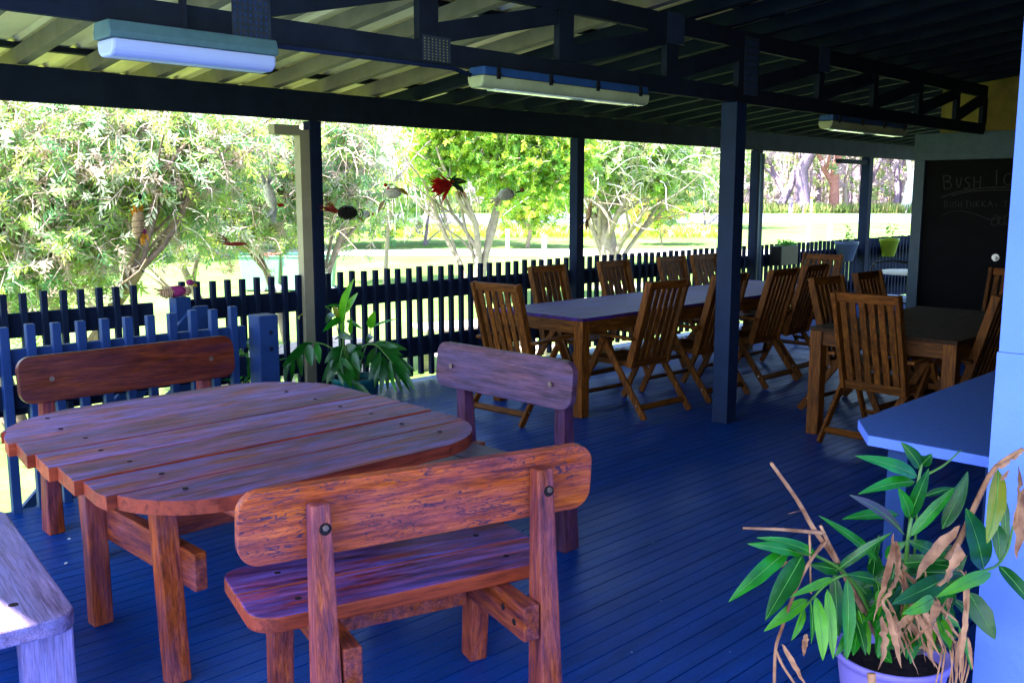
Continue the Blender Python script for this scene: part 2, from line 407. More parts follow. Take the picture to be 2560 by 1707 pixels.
# ------------------------------------------------------------ main fence bays
def fence(x0,x1,label,first=None):
    f=thing('picket_fence',label,'fence',(x0,PY+.02,0),0,'picket fence bays along the deck edge')
    L=x1-x0
    MB().box(0,L,.022,.060,.715,.872).build('rail',M['navydk'],f,.002)
    MB().box(0,L,.022,.060,.215,.385).build('rail',M['navydk'],f,.002)
    x=.045 if first is None else first;k=0
    while x<L-.03:
        z=1.005+random.uniform(-.006,.006)
        dx=random.gauss(0,.0035);MB().beam((x,0,.045+random.uniform(-.01,.01)),(x+dx,0,z),.0405,.038,up=(1,0,0)).build('picket',M['navydk'],f,.002);x+=.1205+random.gauss(0,.002);k+=1
    return f
fence(-.6,2.97,'picket fence bay left of the stair post, behind the near handrail')
fence(3.13,4.20,'short picket fence bay between the stair post and the cream-stripped post')
fence(4.37,7.37,'picket fence bay right of the cream-stripped post, behind the potted ginger')
fence(7.50,10.78,'picket fence bay behind the long table')
fence(10.92,13.87,'picket fence bay with the dark planter and the pale blue pot')
fence(14.03,16.7,'far picket fence bay with the lime pot, beside the blackboard')
# stair post with brace handrail
sp_=thing('stair_post','short blue post with a slanted handrail end, carrying the woven ornament','post',(3.05,6.30,0))
MB().box(-.055,.055,-.055,.055,-.02,.925).build('shaft',M['navy'],sp_,.004)
b=MB();b.prism([(-1.30,-.62),(-1.30,-.45),(.02,.83),(.07,.86),(.16,.86),(.16,.68),(.10,.62),(0.02,.62)],-.02,.02,Matrix(((1,0,0,0),(0,0,1,-.078),(0,1,0,0),(0,0,0,1))))
b.build('handrail_board',M['navy'],sp_,.003)
MB().tube([(.06,-.099,.70),(.06,-.106,.70)],.012,10).build('bolt',M['frame'],sp_)
# notch (near) rail
nf=thing('picket_fence','nearest blue picket railing, behind the backrest of the far bench','fence',(1.3,5.17,0))
MB().box(-2.2,1.62,.02,.06,.705,.84).build('rail',M['navy'],nf,.002)
MB().box(-2.2,1.62,.02,.06,.535,.655).build('rail',M['navydk'],nf,.002).hide_render=False
for ob in kids(nf)[1:]: ob.location.z=-.0
xs=[1.564+i*.1262 for i in range(-13,11)]
for xx in xs:
    MB().box(xx-1.3-.022,xx-1.3+.022,-.022,.0195,-.05,.962+random.uniform(-.006,.006)).build('picket',M['navy'],nf,.003)
ep=MB();
E_=thing('end_post','stout blue square end post of the near railing with two bolt holes','post',(3.01,5.14,0))
MB().box(-.065,.065,-.065,.065,.001,.905).build('shaft',M['navy'],E_,.005)
for z in (.80,.70):
    r=MB();r.tube([(.012,-.0655,z),(.012,-.068,z)],.014,14);r.build('bolt_plug',M['navydk'],E_)
# steps in the notch
st=thing('garden_steps','blue timber steps leading down from the deck behind the near railing','steps',(3.0,5.8,0))
for k in range(4):
    MB().box(-.30-.29*k,-.0-.29*k,-.55,.44,-.20-.19*k,-.16-.19*k).build('tread',M['navydk'],st,.003)
for yy in (-.60,.50):
    MB().beam((.06,yy,-.06),(-1.45,yy,-1.02),.04,.26).build('stringer',M['navy'],st)
b=MB();b.beam((-.15,.1,.35),(-1.6,.1,-.62),.035,.12)
b.build('centre_handrail',M['navy'],st)
for xx in (-.25,-1.25): MB().box(xx-.03,xx+.03,.06,.0795,-.9,.28+(xx+.25)*.67).build('handrail_post',M['navy'],st)
# side skirting panel left
tag(MB().box(-3.2,1.95,5.30,5.34,-.56,-.04).build('skirting_panel',M['navy'],None,.003),'blue skirting board below the deck edge, far left behind the railing','panel')
# ------------------------------------------------------------ round-cornered outdoor table
def corner_x(y,y0,y1,x0,x1,rb,rt):
    xl,xr=x0,x1
    if y<y0+rb:
        q=math.sqrt(max(0,rb*rb-(y0+rb-y)**2));xl=x0+rb-q;xr=x1-rb+q
    if y>y1-rt:
        q=math.sqrt(max(0,rt*rt-(y-y1+rt)**2));xl=x0+rt-q;xr=x1-rt+q
    return xl,xr
tb=thing('outdoor_table','weathered reddish plank table with rounded corners between the benches','table',(1.77,3.27,0))
b=MB();x0,x1,y0,y1=-.68,.735,-.785,.79
edges=[y0,-.525,-.315,-.105,.105,.315,.53,y1]
for i in range(7):
    a=edges[i]+.005;c=edges[i+1]-.005
    N=14;ls=[];rs=[]
    jit=random.uniform(-.006,.006)
    for k in range(N+1):
        yy=a+(c-a)*k/N
        if k==0:yy=a
        xl,xr=corner_x(yy,y0,y1,x0,x1,.36,.42)
        sk_=.02*(yy) 
        if yy>0: xl+=.03*yy/.79
        ff=k/N;saw=-.004-.024*(1-ff)
        ls.append((xl+saw,yy));rs.append((xr+jit+.02*yy/.79-(.006 if k in (0,N) else 0),yy))
    b.prism(rs+ls[::-1],.695,.741+random.uniform(-.003,.003))
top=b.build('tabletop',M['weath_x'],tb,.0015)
b=MB()
for (px,py) in [(-.50,-.62),(-.48,-.42),(-.49,-.21),(-.50,0),(-.47,.21),(-.48,.42),(-.45,.64),(.50,-.62),(.48,-.42),(.5,-.2),(.49,0),(.5,.2),(.5,.43)]:
    b.tube([(px,py,.7425),(px,py,.7446)],.009,12)
b.build('screw_holes',M['hole'],tb)
for sx in (-1,1):
    X=sx*.43
    for sy in (-1,1):
        b=MB();b.beam((X,sy*.29,.694),(X,sy*(.285 if sy>0 else .345),.002),.075,.065,up=(0,1,0));b.build('leg',M['red_z'],tb,.006)
    MB().box(X-.035-.14*sx,X+.035-.14*sx,-.70,.70,.60,.694).build('cleat',M['red_y'],tb,.004)
    MB().box(X-.022-.056*sx,X+.022-.056*sx,-.44,.40,.33,.46).build('cross_rail',M['red_y'],tb,.004)
MB().box(-.30,.30,-.03,.03,.38,.49).build('stretcher',M['red_x'],tb,.004)
b=MB()
for k in range(5): b.tube([(-.482,-.36+0.0,.55-.1*k),(-.486,-.36,.55-.1*k)],.010,10)
# ------------------------------------------------------------ benches with backs
def bench(label,loc,rz,W,mats,seatd=.44,back_h=(.62,.87),group='timber benches around the table',leaf_over=0.05,posts=None):
    """local: sitter faces +y, backrest on -y side"""
    t=thing('timber_bench',label,'bench',loc,rz,group)
    hw=W/2;sw=hw-leaf_over
    # seat: two planks
    for (a,c,front) in ((-.22,-.008,False),(.0,.212,True)):
        r=.085;N=8;pts=[]
        if front:
            pts=[(-sw,a),(sw,a)]+[(sw-r+r*math.cos(PI/2*k/N),c-r+r*math.sin(PI/2*k/N)) for k in range(N+1)]+[(-sw+r+r*math.cos(PI/2+PI/2*k/N),c-r+r*math.sin(PI/2+PI/2*k/N)) for k in range(N+1)]
        else:
            pts=[(-sw+r+r*math.cos(PI+PI/2*k/N),a+r+r*math.sin(PI+PI/2*k/N)) for k in range(N+1)]+[(sw-r+r*math.cos(1.5*PI+PI/2*k/N),a+r+r*math.sin(1.5*PI+PI/2*k/N)) for k in range(N+1)]+[(sw,c),(-sw,c)]
        MB().prism(pts,.402,.45).build('seat_plank',mats['seat'],t,.006)
    # backrest
    zc=(back_h[0]+back_h[1])/2;hh=(back_h[1]-back_h[0])/2
    out=rrect(-hw,hw,-hh,hh,min(.062,hh*.8),7)
    Tm=Matrix.Translation((0,-.285,zc))@Matrix.Rotation(PI/2+.10,4,'X')
    MB().prism(out,-.018,.018,Tm).build('backrest',mats['back'],t,.004)
    px=posts if posts else hw-.22
    for s in (-1,1):
        b=MB();b.beam((s*px,-.375,.002),(s*px,-.34,zc+hh-.045),.075,.10,up=(0,-1,0),w1=.055,h1=.05)
        rp=b.build('back_post',mats['post'],t,.006)
        b=MB();b.tube([(s*px,-.318-.05,zc+.0),(s*px,-.320-.060,zc+.0)],.022,6)
        b=MB();b.tube([(s*px+.008,-.368,zc-.005),(s*px+.008,-.3715,zc-.005)],.017,14);b.build('bolt_hole',M['hole'],t)
        b=MB();b.tube([(s*px+.008,-.3716,zc),(s*px+.008,-.379,zc)],.0095,6);b.build('bolt',M['bolt'],t,.002)
        b=MB();b.tube([(s*px,-.2575,zc),(s*px,-.254,zc)],.012,10);b.build('bolt_cap',M['bolt'],t)
        off=-s*.066
        MB().box(s*px+off-.027,s*px+off+.027,-.40,.16,.29,.401).build('seat_bearer',mats['rail'],t,.005)
        b=MB()
        for yy in (-.34,-.27): b.tube([(s*px+off-.0275,yy,.345+(yy+.3)*.3),(s*px+off-.029,yy,.345+(yy+.3)*.3)],.011,10)
        b.build('bolt_hole',M['hole'],t)
        b=MB();b.beam((s*px,.085,.401),(s*px,.12,.002),.07,.09,up=(0,1,0),w1=.066,h1=.075);b.build('front_leg',mats['post'],t,.006)
        b=MB();
        for (yy) in (.10,-.12): b.tube([(s*px,yy,.4502),(s*px,yy,.451)],.010,12)
        b.build('screw_hole',M['hole'],t)
    MB().box(-px+.1,px-.1,-.03,.03,.27,.36).build('stretcher',mats['rail'],t,.004)
    return t
th=math.radians(-16)
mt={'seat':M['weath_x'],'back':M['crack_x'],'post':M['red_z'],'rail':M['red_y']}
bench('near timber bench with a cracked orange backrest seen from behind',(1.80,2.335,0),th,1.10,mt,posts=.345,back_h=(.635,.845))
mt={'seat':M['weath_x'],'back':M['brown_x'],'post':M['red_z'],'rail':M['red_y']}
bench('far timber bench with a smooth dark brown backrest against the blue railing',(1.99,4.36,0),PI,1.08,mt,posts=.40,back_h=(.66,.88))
mt={'seat':M['mauve_x'],'back':M['mauve_x'],'post':M['mauvep_z'],'rail':M['red_y']}
bench('greyed purple timber bench at the right end of the table, facing it',(2.80,3.15,0),PI/2,.90,mt,posts=.33,back_h=(.68,.90))
# backless plank bench at left
lb=thing('timber_bench','pale greyed timber bench at the bottom left, partly in the sun','bench',(.80,3.26,0),math.radians(-8),'timber benches around the table')
for a,c in ((-.232,-.006),(.0,.226)):
    r=.07;N=8;y0_,y1_=-.57,.58
    if a<-.1:
        pts=[(c,y0_),(c,y1_)]+[(a+r+r*math.cos(PI/2+PI/2*k/N),y1_-r+r*math.sin(PI/2+PI/2*k/N)) for k in range(N+1)]+[(a+r+r*math.cos(PI+PI/2*k/N),y0_+r+r*math.sin(PI+PI/2*k/N)) for k in range(N+1)]
    else:
        pts=[(a,y1_),(a,y0_)]+[(c-r+r*math.cos(1.5*PI+PI/2*k/N),y0_+r+r*math.sin(1.5*PI+PI/2*k/N)) for k in range(N+1)]+[(c-r+r*math.cos(PI/2*k/N),y1_-r+r*math.sin(PI/2*k/N)) for k in range(N+1)]
    MB().prism(pts,.398,.45).build('seat_plank',M['grey_y'],lb,.006)
for yy in (-.46,.46):
    MB().box(.085,.225,yy-.035,yy+.035,.002,.397).build('leg',M['grey_z'],lb,.006)
    MB().box(-.18,-.01,yy-.035,yy+.035,.002,.397).build('leg',M['grey_z'],lb,.006)
MB().box(-.03,.03,-.42,.42,.22,.32).build('stretcher',M['grey_y'],lb,.004)
b=MB()
for (px,py) in ((.09,-.40),(.10,.02),(.09,.42)): b.tube([(px,py,.4502),(px,py,.4512)],.014,14)
b.build('screw_hole',M['hole'],lb)
# ------------------------------------------------------------ folding chairs
def make_chair(mdark=False):
    t=thing('folding_chair','x','chair')
    for s in (-1,1):
        X=s*.212
        MB().beam((X,-.125,.36),(X,-.305,1.005),.030,.055,up=(0,-1,0)).build('back_stile',M['teak_z'],t,.005)
        XL=s*.262
        MB().beam((XL,.10,.565),(XL,-.325,.004),.022,.05,up=(0,1,0)).build('rear_leg',M['teak_z'],t,.004)
        XF=s*.285
        MB().beam((XF,.075,.565),(XF,.36,.004),.022,.048,up=(0,1,0)).build('front_leg',M['teak_z'],t,.004)
        MB().beam((s*.268,-.205,.585),(s*.268,.30,.60),.05,.022).build('armrest',M['teak_y'],t,.006)
        MB().box(s*.2-.012,s*.2+.012,-.12,.32,.365,.405).build('seat_rail',M['teak_y'],t,.003)
        b=MB()
        b.tube([(XL+s*.0115,.08,.545),(XL+s*.014,.08,.545)],.007,8);b.tube([(XL+s*.0115,-.25,.10),(XL+s*.014,-.25,.10)],.007,8)
        b.build('rivets',M['steel'],t)
    MB().beam((-.196,-.300,.975),(.196,-.300,.975),.026,.060,up=(0,-.27,.96)).build('top_rail',M['teak_x'],t,.005)
    MB().beam((-.196,-.134,.385),(.196,-.134,.385),.026,.060,up=(0,-.27,.96)).build('bottom_rail',M['teak_x'],t,.005)
    for k in range(6):
        x=-.159+k*.0636
        MB().beam((x,-.140,.41),(x,-.292,.948),.043,.013,up=(0,-1,-.27)).build('back_slat',M['teak_z'],t,.003)
    for k in range(8):
        y=-.085+k*.053
        MB().box(-.187,.187,y-.021,y+.021,.386,.402).build('seat_slat',M['teak_x'],t,.003)
    MB().beam((-.25,-.272,.085),(.25,-.272,.085),.02,.045,up=(0,.8,.6)).build('rear_crossbar',M['teak_x'],t,.003)
    MB().beam((-.273,.31,.115),(.273,.31,.115),.02,.04,up=(0,-.8,.6)).build('front_crossbar',M['teak_x'],t,.003)
    return t
proto=make_chair();used=False
def chair(x,y,face,label,group):
    global used
    o=proto if not used else copy_tree(proto);used=True
    o.location=(x,y,0);o.rotation_euler=(0,0,face);o['label']=label;o['category']='chair';o['group']=group
    return o
G1='folding chairs around the long table';G2='folding chairs around the small dark table'
chair(5.02,4.90,-PI/2+.05,'lightest wooden folding chair at the near head of the long table, back to the camera',G1)
chair(5.78,4.45,-.05,'folding chair on the near side of the long table, left of the middle post',G1)
chair(6.62,4.45,-.04,'folding chair on the near side of the long table, half hidden by the middle post',G1)
chair(7.44,4.45,0,'folding chair on the near side of the long table, first right of the middle post',G1)
chair(8.12,4.52,.04,'folding chair on the near side of the long table, second right of the middle post',G1)
chair(6.30,5.56,PI,'folding chair on the fence side of the long table, behind its left end',G1)
chair(7.24,5.56,PI,'folding chair on the fence side of the long table, right of the second fence post',G1)
chair(8.20,5.57,PI,'folding chair on the fence side of the long table, third along',G1)
chair(8.80,5.58,PI-.05,'folding chair on the fence side of the long table, touching the middle post in view',G1)
chair(9.38,4.95,PI/2,'folding chair at the far head of the long table, facing the camera',G1)
chair(6.12,2.66,-PI/2-.05,'large slatted folding chair in front of the small dark table, back to the camera',G2)
chair(6.90,3.20,PI-.05,'folding chair on the fence side of the small dark table, left one',G2)
chair(7.62,3.20,PI,'folding chair on the fence side of the small dark table, right one',G2)
chair(6.50,2.34,-.06,'folding chair half hidden by the white wall, beside the blue counter',G2)
chair(8.48,2.72,PI/2,'folding chair in front of the blackboard at the far head of the dark table',G2)
# ------------------------------------------------------------ dining tables
def dtable(label,x0,x1,y0,y1,top,h=.74):
    t=thing('dining_table',label,'table',((x0+x1)/2,(y0+y1)/2,0))
    hx=(x1-x0)/2;hy=(y1-y0)/2
    b=MB();n=9;wd=2*hy/n
    ends=[-hx,-.55*hx,0,.55*hx,hx] if hx>1.2 else [-hx,0,hx]
    for a,c in zip(ends[:-1],ends[1:]):
        for k in range(n): b.box(a+.0015,c-.0015,-hy+wd*k+.001,-hy+wd*(k+1)-.001,h-.024,h)
    b.build('tabletop',top,t,.001)
    b=MB();b.box(-hx+.02,hx-.02,-hy+.02,-hy+.045,h-.12,h-.0245);b.build('apron',M['teak_x'],t,.003)
    b=MB();b.box(-hx+.02,hx-.02,hy-.045,hy-.02,h-.12,h-.0245);b.build('apron',M['teak_x'],t,.003)
    b=MB();b.box(-hx+.02,-hx+.045,-hy+.046,hy-.046,h-.12,h-.0245);b.build('apron',M['teak_y'],t,.003)
    b=MB();b.box(hx-.045,hx-.02,-hy+.046,hy-.046,h-.12,h-.0245);b.build('apron',M['teak_y'],t,.003)
    for sx in (-1,1):
        for sy in (-1,1):
            X=sx*(hx-.045);Y=sy*(hy-.045)
            MB().box(X-.042,X+.042,Y-.042,Y+.042,.002,h-.025).build('leg',M['teak_z'],t,.004)
    return t
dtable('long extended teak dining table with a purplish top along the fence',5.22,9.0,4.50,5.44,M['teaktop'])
dtable('smaller dark brown square dining table in front of the blackboard',5.98,7.78,2.16,3.13,M['darktop'])
# ------------------------------------------------------------ pier wall, building
w=MB();w.box(2.90,3.02,-2.4,.937,-.02,1.165).box(2.90,3.02,-2.4,.932,1.167,2.13).box(2.9005,3.02,-2.4,.935,2.132,3.05).box(2.906,3.015,-2.39,.929,1.1651,1.1669)
pw=w.build('block_wall',M['wallblue'],None,.006)
tag(pw,'bright blue-white rendered block wall edge at the right of the picture','wall')
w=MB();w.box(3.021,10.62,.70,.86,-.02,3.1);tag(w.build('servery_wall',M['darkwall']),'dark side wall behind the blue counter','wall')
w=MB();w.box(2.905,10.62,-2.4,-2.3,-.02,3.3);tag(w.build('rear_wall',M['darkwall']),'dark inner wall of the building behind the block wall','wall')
# counter
cn=thing('servery_counter','blue-topped servery counter with a pale edge, beside the block wall','counter',(3.1,1.2,.8))
out=[(.02,-.24),(.02,.20),(.22,.33),(2.6,.34),(2.6,-.24)]
MB().prism(out,-.036,-.0015).build('edge_panel',M['counter_edge'],cn,.002)
MB().prism([(.021,-.239),(.021,.1995),(.2205,.3285),(2.599,.339),(2.599,-.239)],-.0013,.0).build('top_sheet',M['counter'],cn)
for xx,yy in ((.14,.13),(1.4,.22),(2.4,.22)):
    MB().box(xx-.035,xx+.035,yy-.035,yy+.035,-.799,-.037).build('leg',M['navy'],cn,.003)
# ------------------------------------------------------------ chalkboard wall
cb=thing('chalkboard_door','tall blackboard-painted door in a grey-blue frame with chalk writing','blackboard',(10.6,4.4,0))
XB=10.6
def P(px,py,d=0): v=atX(px,py,XB-d);return (v.x-10.6,v.y-4.4,v.z)
MB().box(.012,.05,-3.6,-.115,.0,2.02).build('panel',M['board'],cb)
MB().box(-.03,.06,-.115,.0,.0,2.0).build('jamb',M['frame'],cb,.003)
MB().box(-.035,.06,-3.6,.005,2.001,2.28).build('header',M['frame'],cb,.003)
MB().box(-.05,-.036,-3.6,-.03,2.07,2.085).build('trim',M['frame'],cb)
o4=lambda x,y:(2260+x/2.613,180+y/2.613)
strokes=[[(258,680),(262,765)],[(250,682),(290,675),(305,690),(290,712),(262,718)],[(264,718),(300,722),(312,745),(295,762),(262,768)],
[(343,690),(346,735),(356,757),(368,735),(376,688)],[(432,690),(410,690),(396,705),(408,720),(425,732),(428,750),(408,765),(388,760)],
[(458,685),(456,765)],[(500,680),(496,760)],[(457,722),(498,718)],
[(700,668),(672,665),(654,690),(652,720),(668,738),(698,735)],[(706,740),(724,672),(744,738)],[(712,712),(738,710)],
[(240,820),(340,785),(460,765),(560,755),(745,752)],[(310,808),(430,780),(560,772),(745,772)],
[(605,640),(603,740)],
[(262,840),(266,890)],[(262,842),(285,848),(268,865),(290,875),(266,890)],[(300,845),(303,880),(318,880),(322,845)],[(345,845),(330,855),(345,870),(332,885)],[(355,845),(355,885)],[(375,842),(375,885)],[(356,866),(375,864)],
[(398,845),(425,842)],[(412,844),(411,885)],[(435,848),(438,880),(455,880),(457,846)],[(470,842),(472,882)],[(492,842),(472,862),(494,882)],[(508,842),(510,882)],[(530,842),(510,862),(532,882)],[(545,884),(560,842),(580,882)],[(550,868),(572,866)],
[(600,860),(600,880)],[(640,848),(680,842)],[(662,846),(660,885)],[(690,885),(706,842),(722,882)],[(694,868),(716,866)],
[(240,945),(300,912),(380,908),(470,930),(560,965),(640,955),(720,900)],
[(600,935),(575,965),(570,995),(590,1008),(620,985),(630,950),(610,940),(615,990),(650,1000),(690,960)],[(690,930),(660,950),(650,985),(670,1000),(720,990)]]
b=MB()
for s_ in strokes:
    pts=[Vector(P(*o4(*q),-.009)) for q in s_]
    rr=.006 if s_[0][1]<830 else .0035
    for a,c in zip(pts[:-1],pts[1:]):
        a=a.copy();c=c.copy();a.x=c.x=.0095
        b.beam(a,c,.002,rr*1.6,up=(1,0,0)) if False else b.beam(a,c,rr*1.6,.002,up=(1,0,0))
b.build('chalk_writing',M['chalk'],cb)
k=P(2490,644);b=MB();b.tube([(.011,k[1],k[2]),(-.02,k[1],k[2])],.04,16);b.tube([(-.02,k[1],k[2]),(-.06,k[1],k[2])],.022,12)
b.build('door_knob',M['steel'],cb,.006)
w=MB();w.box(10.66,10.75,.86,4.18,-.02,3.25);tag(w.build('end_wall',M['upper']),'yellowish-brown end wall above the blackboard, behind the truss end','wall')
# ------------------------------------------------------------ metal chair and round table outside
mc=thing('metal_armchair','black tubular armchair with a pale blue seat, just left of the blackboard','chair',(10.98,4.78,0),PI/2+.3)
b=MB()
for s in (-1,1):
    b.tube([(s*.27,.25,.005),(s*.27,.24,.50),(s*.27,.20,.62),(s*.27,.08,.66),(s*.27,-.15,.66),(s*.26,-.25,.64)],.013,8)
    b.tube([(s*.24,-.27,.005),(s*.24,-.22,.42),(s*.24,-.32,.78),(s*.2,-.34,.84)],.013,8)
b.tube([(-.2,-.34,.84),(0,-.35,.86),(.2,-.34,.84)],.013,8)
b.tube([(-.27,.22,.42),(.27,.22,.42)],.011,8);b.tube([(-.24,-.22,.42),(.24,-.22,.42)],.011,8)
b.build('frame',M['black'],mc,smooth=True)
MB().prism(rrect(-.24,.24,-.22,.24,.06),.425,.475).build('seat',M['cushion'],mc,.012)
rt=thing('round_table','small white round table behind the blue-seated metal chair','table',(11.55,4.78,0))
b=MB();b.lathe([(0,.70),(.33,.70),(.35,.71),(.35,.725),(.33,.735),(0,.735)],36);b.build('tabletop',M['white'],rt)
b=MB();b.lathe([(.03,.0),(.03,.699)],14);b.build('stem',M['black'],rt);b=MB();b.lathe([(0,.002),(.22,.002),(.22,.02),(.03,.04)],24);b.build('base',M['black'],rt)
# ------------------------------------------------------------ leaves
def leaf(b,base,tip,wd,nrm=None,sag=.1,fold=.25,n=8,mi=0,twist=0.,rib=None,crumple=0.):
    base=Vector(base);tip=Vector(tip);d=tip-base;L=d.length;d.normalize()
    nrm=Vector(nrm) if nrm is not None else Vector((-RT,-RT,.6))
    side=d.cross(nrm)
    if side.length<1e-3: side=d.orthogonal()
    side.normalize();up=side.cross(d).normalized()
    vs=[];fs=[]
    for i in range(n+1):
        t_=i/n
        p=base+d*(L*t_)+up*(math.sin(PI*t_)*sag*L)
        wv=wd/2*(math.sin(PI*min(1,t_**.8))**.75) if 0<t_<1 else wd*.02
        a=twist*t_
        s2=side*math.cos(a)+up*math.sin(a);u2=up*math.cos(a)-side*math.sin(a)
        wob=1+.06*math.sin(t_*17+L*90)
        if crumple:
            wob=1+crumple*random.uniform(-.6,.45);p=p+side*random.uniform(-1,1)*wd*crumple*.5+up*random.uniform(-1,1)*wd*crumple*.6;fold=random.uniform(.2,1.3)
        vs+=[p-s2*wv*wob+u2*wv*fold,p,p+s2*wv+u2*wv*fold]
    for i in range(n):
        a=i*3;fs+=[(a,a+1,a+4,a+3),(a+1,a+2,a+5,a+4)]
    b.add(vs,fs,mi)
    if rib is not None: b.tube([Vector(vs[i*3+1])+up*.0012 for i in range(0,n+1)],[.0016*(1-i/(n+1))+.0003 for i in range(n+1)],4,mi=rib)
def mk_leaf(name,c1,c2,rough=.32,tr=.25):
    m,nt,b=newmat(name)
    n=noise(nt,coords(nt,(1,1,1)),14,4)
    nt.links.new(ramp(nt,n,[(.32,c1),(.68,c2)]),b.inputs['Base Color']);b.inputs['Roughness'].default_value=rough
    w_=noise(nt,coords(nt),70,3);bump(nt,b,w_,.3,.004)
    t=nt.nodes.new('ShaderNodeBsdfTranslucent');t.inputs[0].default_value=(*[x*1.3 for x in c2],1)
    mx=nt.nodes.new('ShaderNodeMixShader');mx.inputs[0].default_value=tr;out=nt.nodes['Material Output']
    nt.links.new(b.outputs[0],mx.inputs[1]);nt.links.new(t.outputs[0],mx.inputs[2]);nt.links.new(mx.outputs[0],out.inputs[0]);return m
LG=[mk_leaf('ginger_leaf_mid',(.003,.10,.003),(.016,.23,.008)),mk_leaf('ginger_leaf_dark',(.002,.045,.004),(.008,.115,.010)),
    mk_leaf('ginger_leaf_lime',(.035,.22,.003),(.11,.36,.008)),mk_leaf('ginger_leaf_yellow',(.12,.2,.006),(.24,.22,.012)),
    mk_leaf('ginger_leaf_purple',(.02,.05,.035),(.09,.05,.09))]
M['dead']=mk_leaf('dead_leaf',(.15,.045,.015),(.56,.27,.15),.8,.15)
M['rib']=mk_leaf('leaf_midrib',(.05,.22,.03),(.10,.32,.05),.4,0)
M['stemg']=mk_leaf('green_stem',(.04,.12,.015),(.08,.2,.02),.4,0)
def C3(cx_,cy_): return (1700+cx_/2.717,1130+cy_/2.717)
def Q(cx_,cy_,w): return atw(*C3(cx_,cy_),w)
fg=thing('potted_ginger','large leafy ginger plant with dead brown leaves in a lilac pot, bottom right','potted plant',(2.60,1.06,0))
fgl=Vector(fg.location)
b=MB();PR=.155
b.lathe([(.0,.002),(.105,.002),(.112,.03),(.148,.30),(.149,.315),(.158,.318),(.160,.335),(.155,.340),(.148,.338),(.145,.30),(.14,.29)],48)
b.build('pot',M['potlilac'],fg,smooth=True).scale.z=.94
b=MB();b.lathe([(0,.292),(.08,.296),(.1405,.291)],24);b.build('soil',M['soil'],fg).scale.z=.94
G_=[ # base, tip, width(crop px), material, w0(depth at base), w1(tip)
((1610,165),(1190,25),105,0,2.50,2.38),((1590,200),(1210,285),95,0,2.50,2.36),((1555,460),(1690,110),100,1,2.48,2.42),
((1555,575),(1870,235),85,0,2.46,2.50),((1560,440),(1480,235),90,0,2.47,2.42),((1520,560),(1150,290),105,4,2.44,2.26),
((1480,420),(1100,455),90,0,2.52,2.40),((1340,740),(940,430),75,0,2.50,2.38),((1050,810),(1440,545),70,1,2.40,2.36),
((1780,520),(1955,130),115,1,2.56,2.6),((1660,300),(1860,240),55,1,2.58,2.6),((950,715),(520,580),85,0,2.36,2.28),
((830,690),(455,620),85,0,2.34,2.24),((740,660),(330,1015),120,0,2.33,2.18),((830,700),(580,1140),150,1,2.33,2.20),
((1090,800),(880,760),95,1,2.42,2.36),((1040,855),(745,985),62,2,2.34,2.22),((865,1000),(570,1215),95,2,2.32,2.2),
((845,1060),(755,1280),60,2,2.32,2.24),((885,1010),(890,1300),45,0,2.31,2.28),((920,980),(970,1415),100,2,2.31,2.24),
((1000,930),(1040,1405),82,2,2.33,2.26),((1135,860),(1130,1415),105,0,2.34,2.26),((1330,870),(1130,830),85,1,2.42,2.36),
((2060,790),(1940,380),185,1,2.50,2.42),((2160,120),(2085,620),125,3,2.46,2.38),((2190,270),(2215,690),62,1,2.54,2.5),
((2150,480),(2170,740),100,1,2.52,2.48),((1815,850),(1440,1030),140,1,2.40,2.28),((2110,820),(1740,985),100,2,2.38,2.26),
((1720,990),(1510,1095),110,2,2.33,2.24),((1960,950),(2140,1270),150,1,2.46,2.40),((2165,770),(2400,1060),110,1,2.48,2.40),
((1570,1220),(1800,1370),75,1,2.44,2.36),((1750,1070),(1900,1190),70,0,2.42,2.4),((1780,1040),(1740,1300),110,0,2.46,2.44),
((1050,820),(1080,1250),100,1,2.48,2.46),((1210,960),(1300,1240),65,1,2.5,2.5),((1430,900),(1340,1310),120,0,2.47,2.42),
((1560,1130),(1480,1300),80,0,2.46,2.4),((1340,1340),(1440,1430),90,0,2.40,2.36),((1630,110),(1500,-70),95,1,2.52,2.5),
((1635,90),(1710,10),80,1,2.52,2.5),((1480,700),(1400,900),70,1,2.58,2.56),((1600,900),(1700,700),70,1,2.6,2.62),
((1700,1000),(1950,700),90,1,2.6,2.62),((1320,980),(1180,1200),70,1,2.56,2.54),((1850,1000),(2010,1150),80,1,2.56,2.54),
((1280,760),(1350,560),70,1,2.6,2.6),((1650,700),(1900,640),80,1,2.6,2.6),((1890,1180),(1980,1480),50,0,2.38,2.34),
((1400,1050),(1480,880),60,1,2.55,2.52),((1540,1400),(1520,1180),60,0,2.45,2.42)]
for _ in range(62):
    bx=random.uniform(1250,1900);by=random.uniform(700,1280);an=random.uniform(-PI,PI);ln=random.uniform(200,380)
    ex=bx+ln*math.cos(an);ey=by+ln*.75*math.sin(an)+60
    if ex>2000 or ex<1100: continue
    wq=random.uniform(2.44,2.66);G_.append(((bx,by),(ex,min(1380,ey)),random.uniform(75,120),random.choice((1,1,0,1,4)),wq,wq-random.uniform(-.05,.08)))
for _ in range(38):
    bx=random.uniform(1180,1820);by=random.uniform(930,1180);ex=bx+random.uniform(-170,170);ey=by+random.uniform(180,330)
    wq=random.uniform(2.40,2.47);G_.append(((bx,by),(ex,min(ey,1440)),random.uniform(70,120),random.choice((0,0,1,2,1)),wq,wq-random.uniform(.04,.10)))
b=MB()
